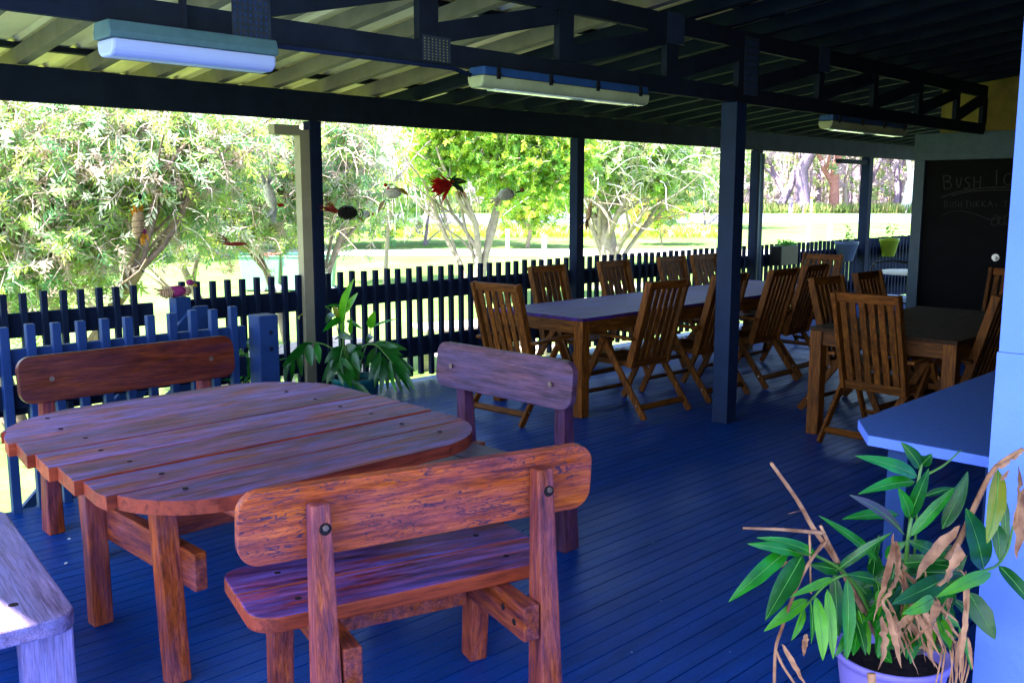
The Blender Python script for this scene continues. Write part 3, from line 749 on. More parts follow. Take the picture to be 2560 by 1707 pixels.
for (a,c,wd,mi,w0,w1) in G_:
    wm=wd/2.717/F*((w0+w1)/2)*1.0
    p0=Q(*a,w0);p1=Q(*c,w1)
    leaf(b,p0-fgl,p1-fgl,wm,(-RT+random.uniform(-.35,.35),-RT+random.uniform(-.35,.35),.55+random.uniform(-.2,.4)),random.uniform(.03,.09),random.uniform(.15,.4),12,mi,random.uniform(-.3,.3),5)
b.build('leaves',LG+[M['rib']],fg,smooth=True)
b=MB()
def stem(pts,r0,r1,mi=0):
    P_=[Q(x_,y_,w_)-fgl for (x_,y_,w_) in pts];n=len(P_)
    # catmull-ish smoothing
    out=[]
    for i in range(n-1):
        p0=P_[max(i-1,0)];p1=P_[i];p2=P_[i+1];p3=P_[min(i+2,n-1)]
        for k in range(5):
            u=k/5;out.append(.5*((2*p1)+(p2-p0)*u+(2*p0-5*p1+4*p2-p3)*u*u+(3*p1-p0-3*p2+p3)*u**3))
    out.append(P_[-1]);m_=len(out)
    b.tube(out,[r0+(r1-r0)*i/(m_-1) for i in range(m_)],7,mi=mi)
stem([(1520,1330,2.50),(1530,880,2.48),(1550,580,2.46),(1600,300,2.5),(1645,60,2.52)],.007,.004)
stem([(1600,1300,2.55),(1590,820,2.58),(1612,380,2.56)],.006,.003)
stem([(1420,1330,2.48),(1400,1000,2.44),(1330,870,2.42),(1150,830,2.37),(1000,890,2.34),(850,1050,2.31)],.006,.003)
stem([(1380,1300,2.5),(1250,1000,2.44),(1120,820,2.40),(950,715,2.36),(830,685,2.33),(620,610,2.30)],.006,.003)
stem([(1620,1330,2.45),(1750,1000,2.42),(1900,860,2.42),(2080,800,2.44),(2160,760,2.48),(2230,650,2.5),(2260,500,2.5)],.006,.003)
stem([(1560,1330,2.4),(1620,1120,2.38),(1700,1000,2.36),(1815,850,2.4)],.006,.003)
stem([(1680,150,2.56),(1790,90,2.56),(1910,-15,2.58)],.004,.002)
stem([(1450,1330,2.5),(1300,1200,2.5),(1160,900,2.46)],.005,.003)
b.build('stems',M['stemg'],fg,smooth=True)
b=MB()
stem([(1340,1250,2.5),(1070,750,2.42),(915,530,2.38),(800,330,2.34),(620,75,2.3)],.0085,.0045)
stem([(980,550,2.38),(700,525,2.3),(430,515,2.24)],.006,.003)
stem([(1075,750,2.41),(1010,620,2.39),(955,500,2.37)],.007,.004)
stem([(1000,600,2.38),(900,700,2.36),(880,560,2.35),(890,960,2.3)],.003,.0025)
stem([(970,620,2.38),(860,780,2.3),(760,1000,2.26),(690,1200,2.24),(650,1340,2.2),(640,1600,2.16)],.0045,.004)
stem([(650,1340,2.2),(700,1450,2.18),(800,1600,2.16)],.004,.003)
stem([(1660,1250,2.5),(1770,820,2.46),(1900,600,2.46),(2020,330,2.44),(2140,110,2.42),(2330,-20,2.38)],.010,.006)
stem([(1930,1300,2.42),(1960,1000,2.38),(1930,830,2.38),(1880,800,2.4)],.003,.002)
stem([(1300,1500,2.2),(1310,1620,2.19)],.011,.010)
for k in range(9):
    x_=1780+k*22;stem([(1690+random.uniform(-80,120),1290+random.uniform(-30,30),2.46),(x_,1310,2.38),(x_+random.uniform(-50,40),1600,2.32)],.0035,.002)
b.build('dry_stalks',M['dead'],fg,smooth=True)
b=MB()
DL=[((1500+random.uniform(-120,420),880+random.uniform(-150,200)),(1480+random.uniform(-150,480),1250+random.uniform(-120,260)),random.uniform(25,60),2.38,2.30) for _ in range(16)]+[((1450,550),(1310,1150),55,2.36,2.26),((1465,600),(1480,850),60,2.36,2.3),((1480,800),(1340,1060),60,2.3,2.26),((1370,1110),(1350,1480),75,2.24,2.18),
((1370,1000),(1530,1385),50,2.24,2.18),((1400,1100),(1505,1465),55,2.24,2.16),((1885,620),(1825,895),95,2.36,2.30),((1900,500),(1600,870),95,2.42,2.32),
((1750,1000),(1720,1200),85,2.28,2.24),((1600,1090),(1440,1240),60,2.34,2.28),((1940,800),(1960,1220),35,2.34,2.3),((1965,900),(1900,1560),45,2.34,2.24),
((1930,1150),(1870,1600),40,2.3,2.24),((1955,1250),(1990,1480),30,2.3,2.26),((1800,1200),(1900,1340),30,2.34,2.3),((1590,1330),(1890,1330),28,2.44,2.34),
((1640,1260),(1880,1310),24,2.44,2.36),((2300,90),(2270,530),55,2.34,2.28),((2340,230),(2290,725),105,2.34,2.26),((2125,115),(2345,-25),60,2.42,2.36),
((2175,190),(2240,120),35,2.42,2.38),((860,1230),(840,1385),50,2.24,2.2),((690,1300),(860,1590),45,2.2,2.14),((1500,740),(1500,960),60,2.4,2.36),
((680,780),(765,730),30,2.3,2.32),((1120,985),(1170,1150),25,2.4,2.38),((2390,60),(2380,520),60,2.32,2.26),((730,420),(830,390),8,2.34,2.34),((1180,1245),(1270,1250),20,2.48,2.46)]
for (a,c,wd,w0,w1) in DL:
    wm=wd/2.717/F*((w0+w1)/2)
    leaf(b,Q(*a,w0)-fgl,Q(*c,w1)-fgl,wm*.85,(-RT+random.uniform(-.6,.6),-RT+random.uniform(-.6,.6),.3),random.uniform(-.12,.12),random.uniform(.3,.8),14,0,random.uniform(-3,3),None,.2)
b.build('dead_leaves',M['dead'],fg,smooth=True)
# ---- ginger by the fence post
def C2(cx_,cy_): return (640+cx_/4.611,660+cy_/4.611)
def Q2(cx_,cy_,w): return atw(*C2(cx_,cy_),w)
g2=thing('potted_ginger','dark green drooping ginger plant in a teal pot in front of the cream-striped post','potted plant',(4.02,5.62,0))
g2l=Vector(g2.location)
b=MB();b.lathe([(0,.002),(.13,.002),(.14,.03),(.17,.30),(.18,.305),(.18,.33),(.168,.33),(.16,.28)],32);b.build('pot',M['teal'],g2,smooth=True)
b=MB();b.lathe([(0,.285),(.162,.281)],20);b.build('soil',M['soil'],g2)
W=6.72
A2=[((1010,950),(790,1140),110,1),((1000,980),(760,1360),110,1),((970,1080),(810,1390),100,1),((960,1130),(1010,1400),85,1),((970,1160),(1100,1430),110,1),((980,1080),(1160,1360),110,0),
((1010,1000),(1220,1240),120,1),((1020,940),(1260,1080),110,1),((1100,1350),(1310,1490),70,1),
((1240,940),(1110,1020),60,1),((1370,930),(1740,990),110,1),((1360,920),(1640,960),90,1),((1390,960),(1260,1200),80,1),((1430,1000),(1300,1350),75,1),((1440,1020),(1370,1440),75,1),
((1470,1050),(1440,1500),75,1),((1500,1080),(1520,1460),60,1),((1540,1110),(1620,1490),65,0),((1560,1090),(1690,1490),65,1),((1570,1080),(1840,1470),75,1),((1520,1050),(1840,1235),85,1),
((1480,1010),(1760,1180),90,1),((1460,980),(1800,1290),80,1),((1560,1130),(1780,1480),60,1),((1400,940),(1700,1060),90,1),
((590,930),(300,1180),100,1),((650,910),(430,1010),70,1),((470,1020),(350,1200),60,1),((420,1060),(410,1360),60,1),((360,1110),(330,1360),60,1),((500,1000),(530,1300),75,1),((600,930),(650,1180),110,1),((700,910),(730,1150),90,0),
((1000,700),(1130,170),100,2),((1040,560),(1175,330),80,2),((1010,520),(985,395),55,2),((980,650),(885,480),90,3),((1000,620),(770,780),80,0),((1090,810),(1105,620),55,2),((1040,650),(1230,750),50,1),
((980,480),(800,500),40,0),((890,570),(800,680),80,1),((1310,740),(1370,540),95,2),((1320,740),(1640,630),30,0),((1330,820),(1260,900),70,1),((1130,830),(900,880),90,1),((950,800),(1120,870),80,1),((540,590),(500,640),50,3),
((1000,800),(1010,600),60,2),((1130,1000),(1200,1250),100,1),((900,1000),(860,1200),90,1),((1100,950),(1000,1200),120,1),((1200,1100),(1150,1350),100,1)]
b=MB()
for (a,c,wd,mi) in A2:
    w0=W+random.uniform(-.12,.12);w1=w0-random.uniform(.02,.2)
    leaf(b,Q2(*a,w0)-g2l,Q2(*c,w1)-g2l,wd/4.611/F*W*1.05,(-RT+random.uniform(-.4,.4),-RT+random.uniform(-.4,.4),.5),random.uniform(.03,.10),.25,8,mi,random.uniform(-.4,.4))
b.build('leaves',LG,g2,smooth=True)
b=MB()
def stem2(pts,r0,r1):
    P_=[Q2(x_,y_,w_)-g2l for (x_,y_,w_) in pts];n=len(P_);out=[]
    for i in range(n-1):
        p0=P_[max(i-1,0)];p1=P_[i];p2=P_[i+1];p3=P_[min(i+2,n-1)]
        for k in range(4):
            u=k/4;out.append(.5*((2*p1)+(p2-p0)*u+(2*p0-5*p1+4*p2-p3)*u*u+(3*p1-p0-3*p2+p3)*u**3))
    out.append(P_[-1]);m_=len(out);b.tube(out,[r0+(r1-r0)*i/(m_-1) for i in range(m_)],6)
stem2([(1150,1350,W+.05),(1020,1000,W),(1010,700,W),(1060,400,W)],.009,.004)
stem2([(1150,1350,W+.05),(1180,1050,W),(1250,940,W-.05),(1380,930,W-.1),(1480,1030,W-.15),(1580,1150,W-.2)],.008,.003)
stem2([(1100,1350,W+.05),(1050,1000,W),(1010,950,W-.05),(960,1130,W-.1)],.008,.003)
stem2([(1100,1350,W+.05),(900,1000,W+.1),(700,905,W+.1),(560,940,W+.1),(330,1140,W+.1)],.008,.003)
stem2([(1180,1350,W+.05),(1230,1050,W),(1310,850,W),(1340,600,W)],.007,.003)
stem2([(1060,1350,W+.1),(960,850,W),(900,600,W),(800,480,W)],.005,.002)
b.build('stems',M['stemg'],g2,smooth=True)
# third small plant behind the end post
g3=thing('potted_plant','small dark plant in a bright teal pot behind the blue end post','potted plant',(3.42,5.95,0))
b=MB();b.lathe([(0,.002),(.10,.002),(.14,.24),(.15,.26),(.13,.26),(.12,.22)],28);b.build('pot',paint('bright_teal_pot',(.01,.35,.38),.4,.1),g3,smooth=True)
b=MB()
for k in range(60):
    a=random.uniform(0,2*PI);r=random.uniform(.05,.32);z=random.uniform(.25,.62)
    p=Vector((.3*r*math.cos(a),.3*r*math.sin(a),.25+.3*random.random()));q=Vector((r*math.cos(a),r*math.sin(a),z))
    leaf(b,p,q,random.uniform(.02,.045),(random.uniform(-1,1),random.uniform(-1,1),1),.15,.2,5,random.choice((1,1,0,2)))
b.build('leaves',LG,g3,smooth=True)
# ------------------------------------------------------------ pots hung on the fence
def hangpot(label,cx_,rtop,ztop,h,m,sprigs,long=0):
    t=thing('hanging_pot',label,'plant pot',(cx_,6.40,ztop-h),0,'pots hung on the fence rail')
    b=MB()
    if long:
        b.prism(rrect(-long,long,-.08,.08,.04),0,h);b.build('pot',m,t,.006)
    else:
        b.lathe([(0,.0),(rtop*.55,.0),(rtop*.6,.01),(rtop*.95,h-.05),(rtop,h-.045),(rtop,h),(rtop*.92,h),(rtop*.9,h-.03),(0,h-.035)],28);b.build('pot',m,t,smooth=True)
    b=MB();sx=long or rtop*.5
    for k in range(sprigs):
        p=Vector((random.uniform(-sx,sx)*.8,random.uniform(-.05,.05),h-.04))
        hh=random.uniform(.05,.1) if long else random.uniform(.12,.30)
        q=p+Vector((random.uniform(-.06,.06),random.uniform(-.04,.04),hh))
        b.tube([p,q],.002,4)
        for j in range(6 if not long else 4):
            u=random.uniform(.4,1);s0=p+(q-p)*u
            leaf(b,s0,s0+Vector((random.uniform(-.07,.07),random.uniform(-.05,.05),random.uniform(-.03,.05))),.018,None,.1,.2,4,random.choice((0,2)))
    b.build('foliage',LG,t,smooth=True);return t
hangpot('dark grey planter on the fence with low seedlings, leftmost of the fence pots',11.45,.12,.985,.25,M['potdark'],22,.24)
hangpot('pale blue flower pot on the fence, left of the farthest post',13.2,.17,.985,.28,M['potwhite'],5)
hangpot('lime green flower pot on the fence, right of the farthest post',14.62,.15,.99,.28,M['potgreen'],5)
# ------------------------------------------------------------ hanging ornaments
ORN={'orange':(.55,.22,.02),'brown':(.22,.10,.05),'cream':(.75,.70,.6),'red':(.45,.012,.012),'darkgreen':(.015,.06,.03),'black':(.012,.011,.012),'magenta':(.30,.03,.16),'tan':(.50,.32,.20),'ochre':(.40,.28,.03),'grey':(.55,.54,.52),'redbr':(.30,.04,.03)}
for k_,c_ in ORN.items(): M['o_'+k_]=paint('woven_'+k_,c_,.8,.35,60,.8)
OY=6.36
def pix(px,py): return atY(px,py,OY)
def ellipsoid(b,c,ax,ry,rz,n=14,m=9,mi=0,wob=.08):
    """ax: Vector half-axis"""
    c=Vector(c);ax=Vector(ax);d=ax.normalized();s=d.orthogonal().normalized();u=d.cross(s);vs=[];fs=[]
    for i in range(m+1):
        a=PI*i/m;r=math.sin(a)
        for k in range(n):
            t=2*PI*k/n;q=1+wob*math.sin(5*t+i*1.7)
            vs.append(c+ax*(-math.cos(a))+s*(ry*r*math.cos(t)*q)+u*(rz*r*math.sin(t)*q))
    for i in range(m):
        for k in range(n):
            k2=(k+1)%n;fs.append((i*n+k,i*n+k2,(i+1)*n+k2,(i+1)*n+k))
    b.add(vs,fs,mi)
def ornament(label,px,py,build_fn,cordx=None):
    c=pix(px,py);t=thing('hanging_ornament',label,'ornament',c,0,'woven bird ornaments hanging from the eave beam')
    b=MB();b.tube([(0,0,.03),(0,0,2.195-c.z)],.0009,5);b.build('cord',M['o_black'],t)
    build_fn(t,lambda x,y:pix(x,y)-c);return t
def coil(b,c,ax,r,turns,mi=0,th=.0022):
    c=Vector(c);ax=Vector(ax);d=ax.normalized();s=d.orthogonal().normalized();u=d.cross(s);N=turns*14;pts=[]
    for k in range(N+1):
        t=-1+2*k/N;rr=r*math.sqrt(max(.02,1-t*t))*1.06;a=2*PI*turns*k/N
        pts.append(c+ax*t+s*rr*math.cos(a)+u*rr*math.sin(a))
    b.tube(pts,th,4,mi=mi)
def spikes(b,c,d,n,l,spread,wd,mi=0):
    c=Vector(c);d=Vector(d).normalized()
    for k in range(n):
        v=(d+Vector((random.gauss(0,spread),random.gauss(0,spread),random.gauss(0,spread)))).normalized()
        st=c+Vector([random.uniform(-.018,.018) for _ in range(3)])
        leaf(b,st,st+v*l*1.35*random.uniform(.6,1.1),wd,(random.uniform(-1,1),-1,random.uniform(-1,1)),random.uniform(-.1,.1),.2,4,mi)
def o1(t,q):
    b=MB();ellipsoid(b,q(345,560),Vector((.01,0,.10)),.042,.04);b.build('body',M['o_tan'],t,smooth=True)
    b=MB();spikes(b,q(345,548),(0,0,1),26,.07,.35,.016);b.build('straw_top',M['o_orange'],t)
    b=MB();spikes(b,q(355,580),(0,0,-1),12,.06,.3,.014);b.build('straw_skirt',M['o_orange'],t)
    b=MB();ellipsoid(b,q(358,580),Vector((.0,0,.022)),.024,.022);b.build('berry',M['o_magenta'],t,smooth=True)
    b=MB();b.tube([q(352,585),q(356,612)],.008,8);b.build('tail',M['o_orange'],t)
    b=MB();ellipsoid(b,q(350,492),Vector((0,0,.022)),.013,.013);b.tube([q(350,497),q(346,530)],.002,5);b.build('bead',M['o_black'],t)
    b=MB();coil(b,q(345,562),Vector((.01,0,.08)),.044,4);b.build('wire',M['o_black'],t)
ornament('orange and tan straw ornament hanging upright, leftmost of the hanging ones',346,512,o1)
def o2(t,q):
    b=MB();ellipsoid(b,q(675,490),Vector((.03,0,-.10)),.055,.04);b.build('body',M['o_cream'],t,smooth=True)
    b=MB();spikes(b,q(668,462),(-.3,0,1),12,.07,.5,.03);b.build('crest',M['o_grey'],t)
    b=MB();spikes(b,q(685,520),(-.2,0,-1),10,.10,.25,.03);b.build('tail_plumes',M['o_grey'],t)
    b=MB();ellipsoid(b,q(702,513),Vector((.03,0,.0)),.014,.012);b.build('beak',M['o_red'],t,smooth=True)
ornament('pale grey feathered ornament with a red tip, just left of the cream strip',672,470,o2)
def o3(t,q):
    b=MB();ellipsoid(b,q(590,610),Vector((.09,0,.0)),.014,.014);b.build('body',M['o_redbr'],t,smooth=True)
    b=MB();spikes(b,q(575,605),(-1,0,.6),10,.08,.3,.01);b.build('tail',M['o_brown'],t)
ornament('thin red-brown ornament hanging low above the green bins',590,608,o3)
def o4_(t,q):
    b=MB();ellipsoid(b,q(868,532),Vector((.085,0,-.0)),.052,.05);b.build('body',M['o_black'],t,smooth=True)
    b=MB();ellipsoid(b,q(916,536),Vector((.03,0,0)),.032,.03);b.build('head',M['o_grey'],t,smooth=True)
    b=MB();spikes(b,q(845,530),(-1,0,.35),16,.13,.15,.012);b.build('tail',M['o_redbr'],t)
    b=MB();coil(b,q(868,532),Vector((.085,0,0)),.055,6,th=.003);coil(b,q(900,534),Vector((.02,0,0)),.035,3,th=.003);b.build('wire',M['o_black'],t)
    b=MB();leaf(b,q(893,543),q(912,556),.02,None);leaf(b,q(888,520),q(887,545),.03,None);b.build('leaf',M['o_ochre'],t)
    b=MB();b.tube([q(931,535),q(933,536)],.010,10);b.build('beak',M['o_redbr'],t)
ornament('dark wire-wrapped bird ornament right of the cream-striped post',872,526,o4_)
def o5(t,q):
    b=MB();ellipsoid(b,q(982,483),Vector((.085,0,.005)),.045,.045);b.build('body',M['o_cream'],t,smooth=True)
    b=MB();ellipsoid(b,q(964,463),Vector((.016,0,0)),.016,.014);ellipsoid(b,q(971,472),Vector((.016,0,0)),.011,.011);ellipsoid(b,q(986,483),Vector((.015,0,-.01)),.012,.012);b.build('berries',M['o_red'],t,smooth=True)
    b=MB();leaf(b,q(988,472),q(1022,490),.045,None);leaf(b,q(1000,480),q(1024,490),.02,None);b.build('tail',M['o_ochre'],t)
    b=MB();b.tube([q(960,478),q(958,494),q(970,502),q(985,501)],.0035,6);b.tube([q(966,462),q(980,462),q(992,468),q(1010,482)],.0035,6);b.tube([q(960,480),q(975,478),q(982,470)],.0035,6);b.tube([q(962,500),q(964,510),q(958,524)],.0035,6);b.build('wire',M['o_darkgreen'],t)
    b=MB();leaf(b,q(962,500),q(944,533),.03,None,twist=1);b.build('hanging_tail',M['o_tan'],t)
ornament('white bird ornament with red berries and a green wire outline',982,470,o5)
def o6(t,q):
    b=MB();spikes(b,q(1126,461),(-1,0,-.15),150,.15,.26,.018);b.build('feathers',M['o_red'],t)
    b=MB();leaf(b,q(1120,460),q(1168,456),.06,None);spikes(b,q(1125,455),(.9,0,.2),14,.08,.4,.02);leaf(b,q(1130,462),q(1160,482),.05,None);b.build('tail',M['o_darkgreen'],t)
    b=MB();leaf(b,q(1125,458),q(1166,457),.03,(0,-1,.3));b.build('ochre_leaf',M['o_ochre'],t)
    b=MB();spikes(b,q(1150,478),(.3,0,-.8),12,.05,.5,.012);b.build('tassel',M['o_redbr'],t)
ornament('bright red feather ornament with a dark green tail, in the middle of the row',1122,452,o6)
def o7(t,q):
    b=MB();ellipsoid(b,q(1265,487),Vector((.10,0,.02)),.055,.05);b.build('body',M['o_grey'],t,smooth=True)
    b=MB();ellipsoid(b,q(1305,475),Vector((.02,0,.012)),.024,.022);b.build('head',M['o_brown'],t,smooth=True)
    b=MB();coil(b,q(1272,485),Vector((.075,0,.018)),.058,3,th=.003);b.tube([q(1290,482),q(1302,478)],.008,6);b.build('wire',M['o_black'],t)
    b=MB();spikes(b,q(1250,492),(-1,0,-.35),8,.10,.2,.02);b.build('tail',M['o_cream'],t)
ornament('grey oval ornament with looping dark wire in front of the lime tree',1280,476,o7)
def o8(t,q):
    b=MB();ellipsoid(b,q(1472,534),Vector((.02,0,.075)),.032,.03);b.build('body',M['o_tan'],t,smooth=True)
    b=MB();spikes(b,q(1469,545),(-.2,0,-1),14,.10,.25,.014);b.build('tail',M['o_brown'],t)
    b=MB();spikes(b,q(1480,520),(.5,0,.6),8,.05,.4,.008);b.build('crest',M['o_orange'],t)
ornament('small tan straw ornament hanging beside the second fence post',1474,514,o8)
# woven ornament on stair post
wo=thing('woven_ornament','purple and tan woven animal ornament sitting on the short stair post','ornament',(3.05,6.30,.926))
b=MB();ellipsoid(b,(-.03,0,.04),Vector((.07,-.02,.005)),.040,.038);b.build('body',M['o_magenta'],wo,smooth=True)
b=MB();coil(b,(-.09,0,.035),Vector((.05,-.01,.0)),.034,7,th=.006);coil(b,(.05,0,.035),Vector((.012,0,.03)),.03,5,th=.007);spikes(b,(-.1,0,.04),(-1,0,.1),10,.06,.4,.01);b.build('rope_coils',M['o_tan'],wo)
b=MB();ellipsoid(b,(.075,-.01,.095),Vector((.028,0,.0)),.020,.02);b.build('head',M['o_magenta'],wo,smooth=True)
b=MB();leaf(b,(.09,-.01,.08),(.13,-.01,.065),.03,None);b.tube([(.075,-.01,.11),(.10,-.02,.15),(.12,-.02,.20)],.002,5);b.build('leaf_tip',M['o_ochre'],wo)
# ------------------------------------------------------------ bins, picnic tables, marker posts
def make_bin(lid):
    t=thing('wheelie_bin','x','bin')
    b=MB()
    vs=[];
    for (z,hx,y0,y1) in ((.03,.21,-.24,.24),(.95,.28,-.33,.33)):
        vs+=[(-hx,y0,z),(hx,y0,z),(hx,y1,z),(-hx,y1,z)]
    b.add(vs,[(3,2,1,0),(4,5,6,7),(0,1,5,4),(1,2,6,5),(2,3,7,6),(3,0,4,7)])
    b.box(-.30,.30,-.35,.35,.90,.96);b.build('body',M['bin'],t,.02)
    b=MB();b.prism(rrect(-.30,.30,-.36,.36,.05),.962,1.0);b.box(-.24,.24,.36,.42,.94,.99);b.build('lid',lid,t,.012)
    for s in (-1,1):
        b=MB();b.tube([(s*.22,.25,.1),(s*.27,.25,.1)],.1,18);b.build('wheel',M['wheel'],t,.008)
    return t
G='wheelie bins on the lawn'
for i,(px,lab,lid) in enumerate(((632,'green wheelie bin with a pale lid at the left end of the row','binred2'),(672,'green wheelie bin with a red lid, second from the left','binred'),(738,'green wheelie bin half hidden by the cream-striped post','binred2'),(806,'green wheelie bin standing just right of the dark post','binred2'))):
    o=make_bin(M[lid]);p=gp(px,25.5 if i<3 else 24.8);o.location=p;o.rotation_euler=(0,0,PI*.25+PI+random.uniform(-.3,.3));tag(o,lab,'bin',G)
def make_picnic():
    t=thing('picnic_table','x','picnic table')
    b=MB()
    for k in range(5): b.box(-.95,.95,-.375+.15*k,-.235+.15*k,.70,.745)
    b.build('tabletop',M['pale_x'],t,.004)
    for s in (-1,1):
        b=MB();b.box(-.95,.95,s*.72-.13,s*.72-.005,.42,.46);b.box(-.95,.95,s*.72+.005,s*.72+.13,.42,.46);b.build('bench_seat',M['pale_x'],t,.004)
        b=MB();b.beam((s*.65,-.25,.695),(s*.65,-.62,.0),.05,.12,up=(1,0,0));b.build('leg',M['pale_x'],t)
        b=MB();b.beam((s*.65,.25,.695),(s*.65,.62,.0),.05,.12,up=(1,0,0));b.build('leg',M['pale_x'],t)
        b=MB();b.box(s*.65+.03,s*.65+.07,-.82,.82,.32,.415);b.build('bearer',M['pale_x'],t)
    return t
pt=make_picnic()
for i,(px,w,rz,lab) in enumerate(((1200,13.6,-.35,'sun-bleached picnic table on the lawn behind the nearest dining chair'),(745,11.3,.3,'sun-bleached picnic table glimpsed beside the cream-striped post'),(1600,19.5,-.2,'sun-bleached picnic table on the lawn beyond the second fence post'))):
    o=pt if i==0 else copy_tree(pt);o.location=gp(px,w);o.rotation_euler=(0,0,rz);tag(o,lab,'picnic table','picnic tables on the lawn')
def marker(name,label,px,w,h,wd,m,cat='post',group=None,tip=None):
    t=thing(name,label,cat,gp(px,w),PI/4,group)
    b=MB();b.box(-wd/2,wd/2,-wd/2,wd/2,0,h);b.box(-wd*.6,wd*.6,-wd*.6,wd*.6,h,h+.05);b.build('shaft',m,t,.01)
    if tip: MB().box(-wd*.65,wd*.65,-wd*.65,wd*.65,h-.25,h-.02).build('band',tip,t)
for a in ((1269,'white marker post on the lawn left of the little round tree',39),(1361,'white marker post on the lawn right of the little round tree',34),(2020,'white marker post on the lawn between roadside trees in view',46),(2073,'tallest white marker post at the near edge of the road',50)):
    marker('marker_post',a[1],a[0],a[2],1.0,.16 if a[0]!=2073 else .2,M['white'],'post','white marker posts on the lawn')
M['ppost']=paint('violet_post',(.16,.13,.35),.7,.2)
marker('roadside_post','violet-blue roadside post left of the thick dark trunk',1973,100,1.6,.3,M['ppost'])
marker('roadside_post','thin white roadside post with a yellow tip right of the thick trunk',2024,100,1.8,.16,M['white'],tip=M['o_orange'])
# ------------------------------------------------------------ foliage machinery
def rand_rot(N,tilt=None,down=None):
    q=rng.normal(size=(N,4));q/=np.linalg.norm(q,axis=1)[:,None]
    w,x,y,z=q.T
    R_=np.empty((N,3,3))
    R_[:,0,0]=1-2*(y*y+z*z);R_[:,0,1]=2*(x*y-z*w);R_[:,0,2]=2*(x*z+y*w)
    R_[:,1,0]=2*(x*y+z*w);R_[:,1,1]=1-2*(x*x+z*z);R_[:,1,2]=2*(y*z-x*w)
    R_[:,2,0]=2*(x*z-y*w);R_[:,2,1]=2*(y*z+x*w);R_[:,2,2]=1-2*(x*x+y*y);return R_
def rot_to(dirs):
    """local z -> dirs, random spin"""
    d=dirs/np.linalg.norm(dirs,axis=1)[:,None];N=len(d)
    a=rng.normal(size=(N,3));a-=d*(a*d).sum(1)[:,None];a/=np.linalg.norm(a,axis=1)[:,None]
    b=np.cross(d,a);return np.stack([a,b,d],axis=2)
def template(kind,leafL=.08,leafW=.012,n=14,length=.16,twig=.002,spread=.9):
    V=[];Fq=[];mi=[]
    def quad(b0,d,s,L,Wd,m):
        o=len(V);V.extend([b0,b0+d*L*.45+s*Wd/2,b0+d*L,b0+d*L*.5-s*Wd/2]);Fq.append((o,o+1,o+2,o+3));mi.append(m)
    for k in range(n):
        t=(k+.5)/n;a=k*2.4
        b0=Vector((0,0,length*t))
        d=Vector((math.cos(a)*spread,math.sin(a)*spread,.75+random.uniform(-.3,.3))).normalized()
        s=d.cross(Vector((random.uniform(-1,1),random.uniform(-1,1),random.uniform(-1,1)))).normalized()
        quad(b0,d,s,leafL*random.uniform(.7,1.15),leafW,1)
    if twig:
        o=len(V);r=twig
        V.extend([Vector((r,0,-length*.6)),Vector((-r*.5,r*.87,-length*.6)),Vector((-r*.5,-r*.87,-length*.6)),Vector((r*.4,0,length)),Vector((-r*.2,r*.35,length)),Vector((-r*.2,-r*.35,length))])
        for q in ((0,1,4,3),(1,2,5,4),(2,0,3,5)): Fq.append(tuple(o+i for i in q));mi.append(0)
    return np.array([tuple(v) for v in V]),np.array(Fq),np.array(mi)
def scatter(name,tpl,pos,R_,scale,mats,parent,nleaf,hue=None):
    """mats[0] = twig, mats[1..nleaf] leaves, chosen per sprig"""
    V,Fq,mi=tpl;N=len(pos);k=len(V);m=len(Fq)
    W_=np.einsum('nij,kj->nki',R_,V)*scale[:,None,None]+pos[:,None,:]
    me=bpy.data.meshes.new(name)
    me.vertices.add(N*k);me.vertices.foreach_set('co',W_.reshape(-1).astype(np.float32))
    idx=(Fq[None,:,:]+(np.arange(N)*k)[:,None,None]).reshape(-1)
    me.loops.add(N*m*4);me.loops.foreach_set('vertex_index',idx.astype(np.int32))
    me.polygons.add(N*m);me.polygons.foreach_set('loop_start',(np.arange(N*m)*4).astype(np.int32))
    me.polygons.foreach_set('loop_total',np.full(N*m,4,dtype=np.int32))
    pick=hue if hue is not None else rng.integers(0,nleaf,N)
    mm=np.where(mi[None,:]==0,0,1+pick[:,None]).reshape(-1)
    for x_ in mats: me.materials.append(x_)
    me.polygons.foreach_set('material_index',mm.astype(np.int32))
    me.update(calc_edges=True);me.validate()
    o=bpy.data.objects.new(name,me);COL.objects.link(o)
    if parent:o.parent=parent
    return o
def blob_points(blobs,n,shell=.55,clump=0,cr=.2):
    vols=np.array([b[3]*b[4]*b[5] for b in blobs]);pr=vols**.8/ (vols**.8).sum();out=[]
    if clump:
        nc=max(3,n//clump)
        cs=blob_points(blobs,nc,shell)
        base=cs[rng.integers(0,nc,n)]
        return base+rng.normal(size=(n,3))*cr
    ch=rng.choice(len(blobs),n,p=pr)
    d=rng.normal(size=(n,3));d/=np.linalg.norm(d,axis=1)[:,None]
    r=shell+(1-shell)*rng.random(n)**.7;r=np.where(rng.random(n)<.3,rng.random(n)**.4,r)
    B=np.array(blobs)[ch];return B[:,:3]+d*r[:,None]*B[:,3:6]
bark1=paint('mottled_bark',(.22,.15,.12),.85,.4,9,1.);bark2=paint('pale_bark',(.30,.23,.19),.85,.3,9,1.);bark3=paint('violet_grey_bark',(.22,.16,.24),.9,.4,5,1.);bark4=paint('reddish_bark',(.34,.15,.13),.9,.4,5,1.)
twigm=paint('pink_twig',(.55,.40,.38),.8,.3,20,.2);twigw=paint('white_twig',(.72,.66,.64),.8,.2,20,.2)
LA=[leafmat('leaf_light_green',(.30,.46,.12)),leafmat('leaf_mid_green',(.26,.42,.15)),leafmat('leaf_dark_green',(.14,.32,.14)),leafmat('leaf_yellow_green',(.44,.54,.12)),leafmat('leaf_silver',(.50,.54,.44)),leafmat('leaf_pink_tip',(.54,.40,.36))]
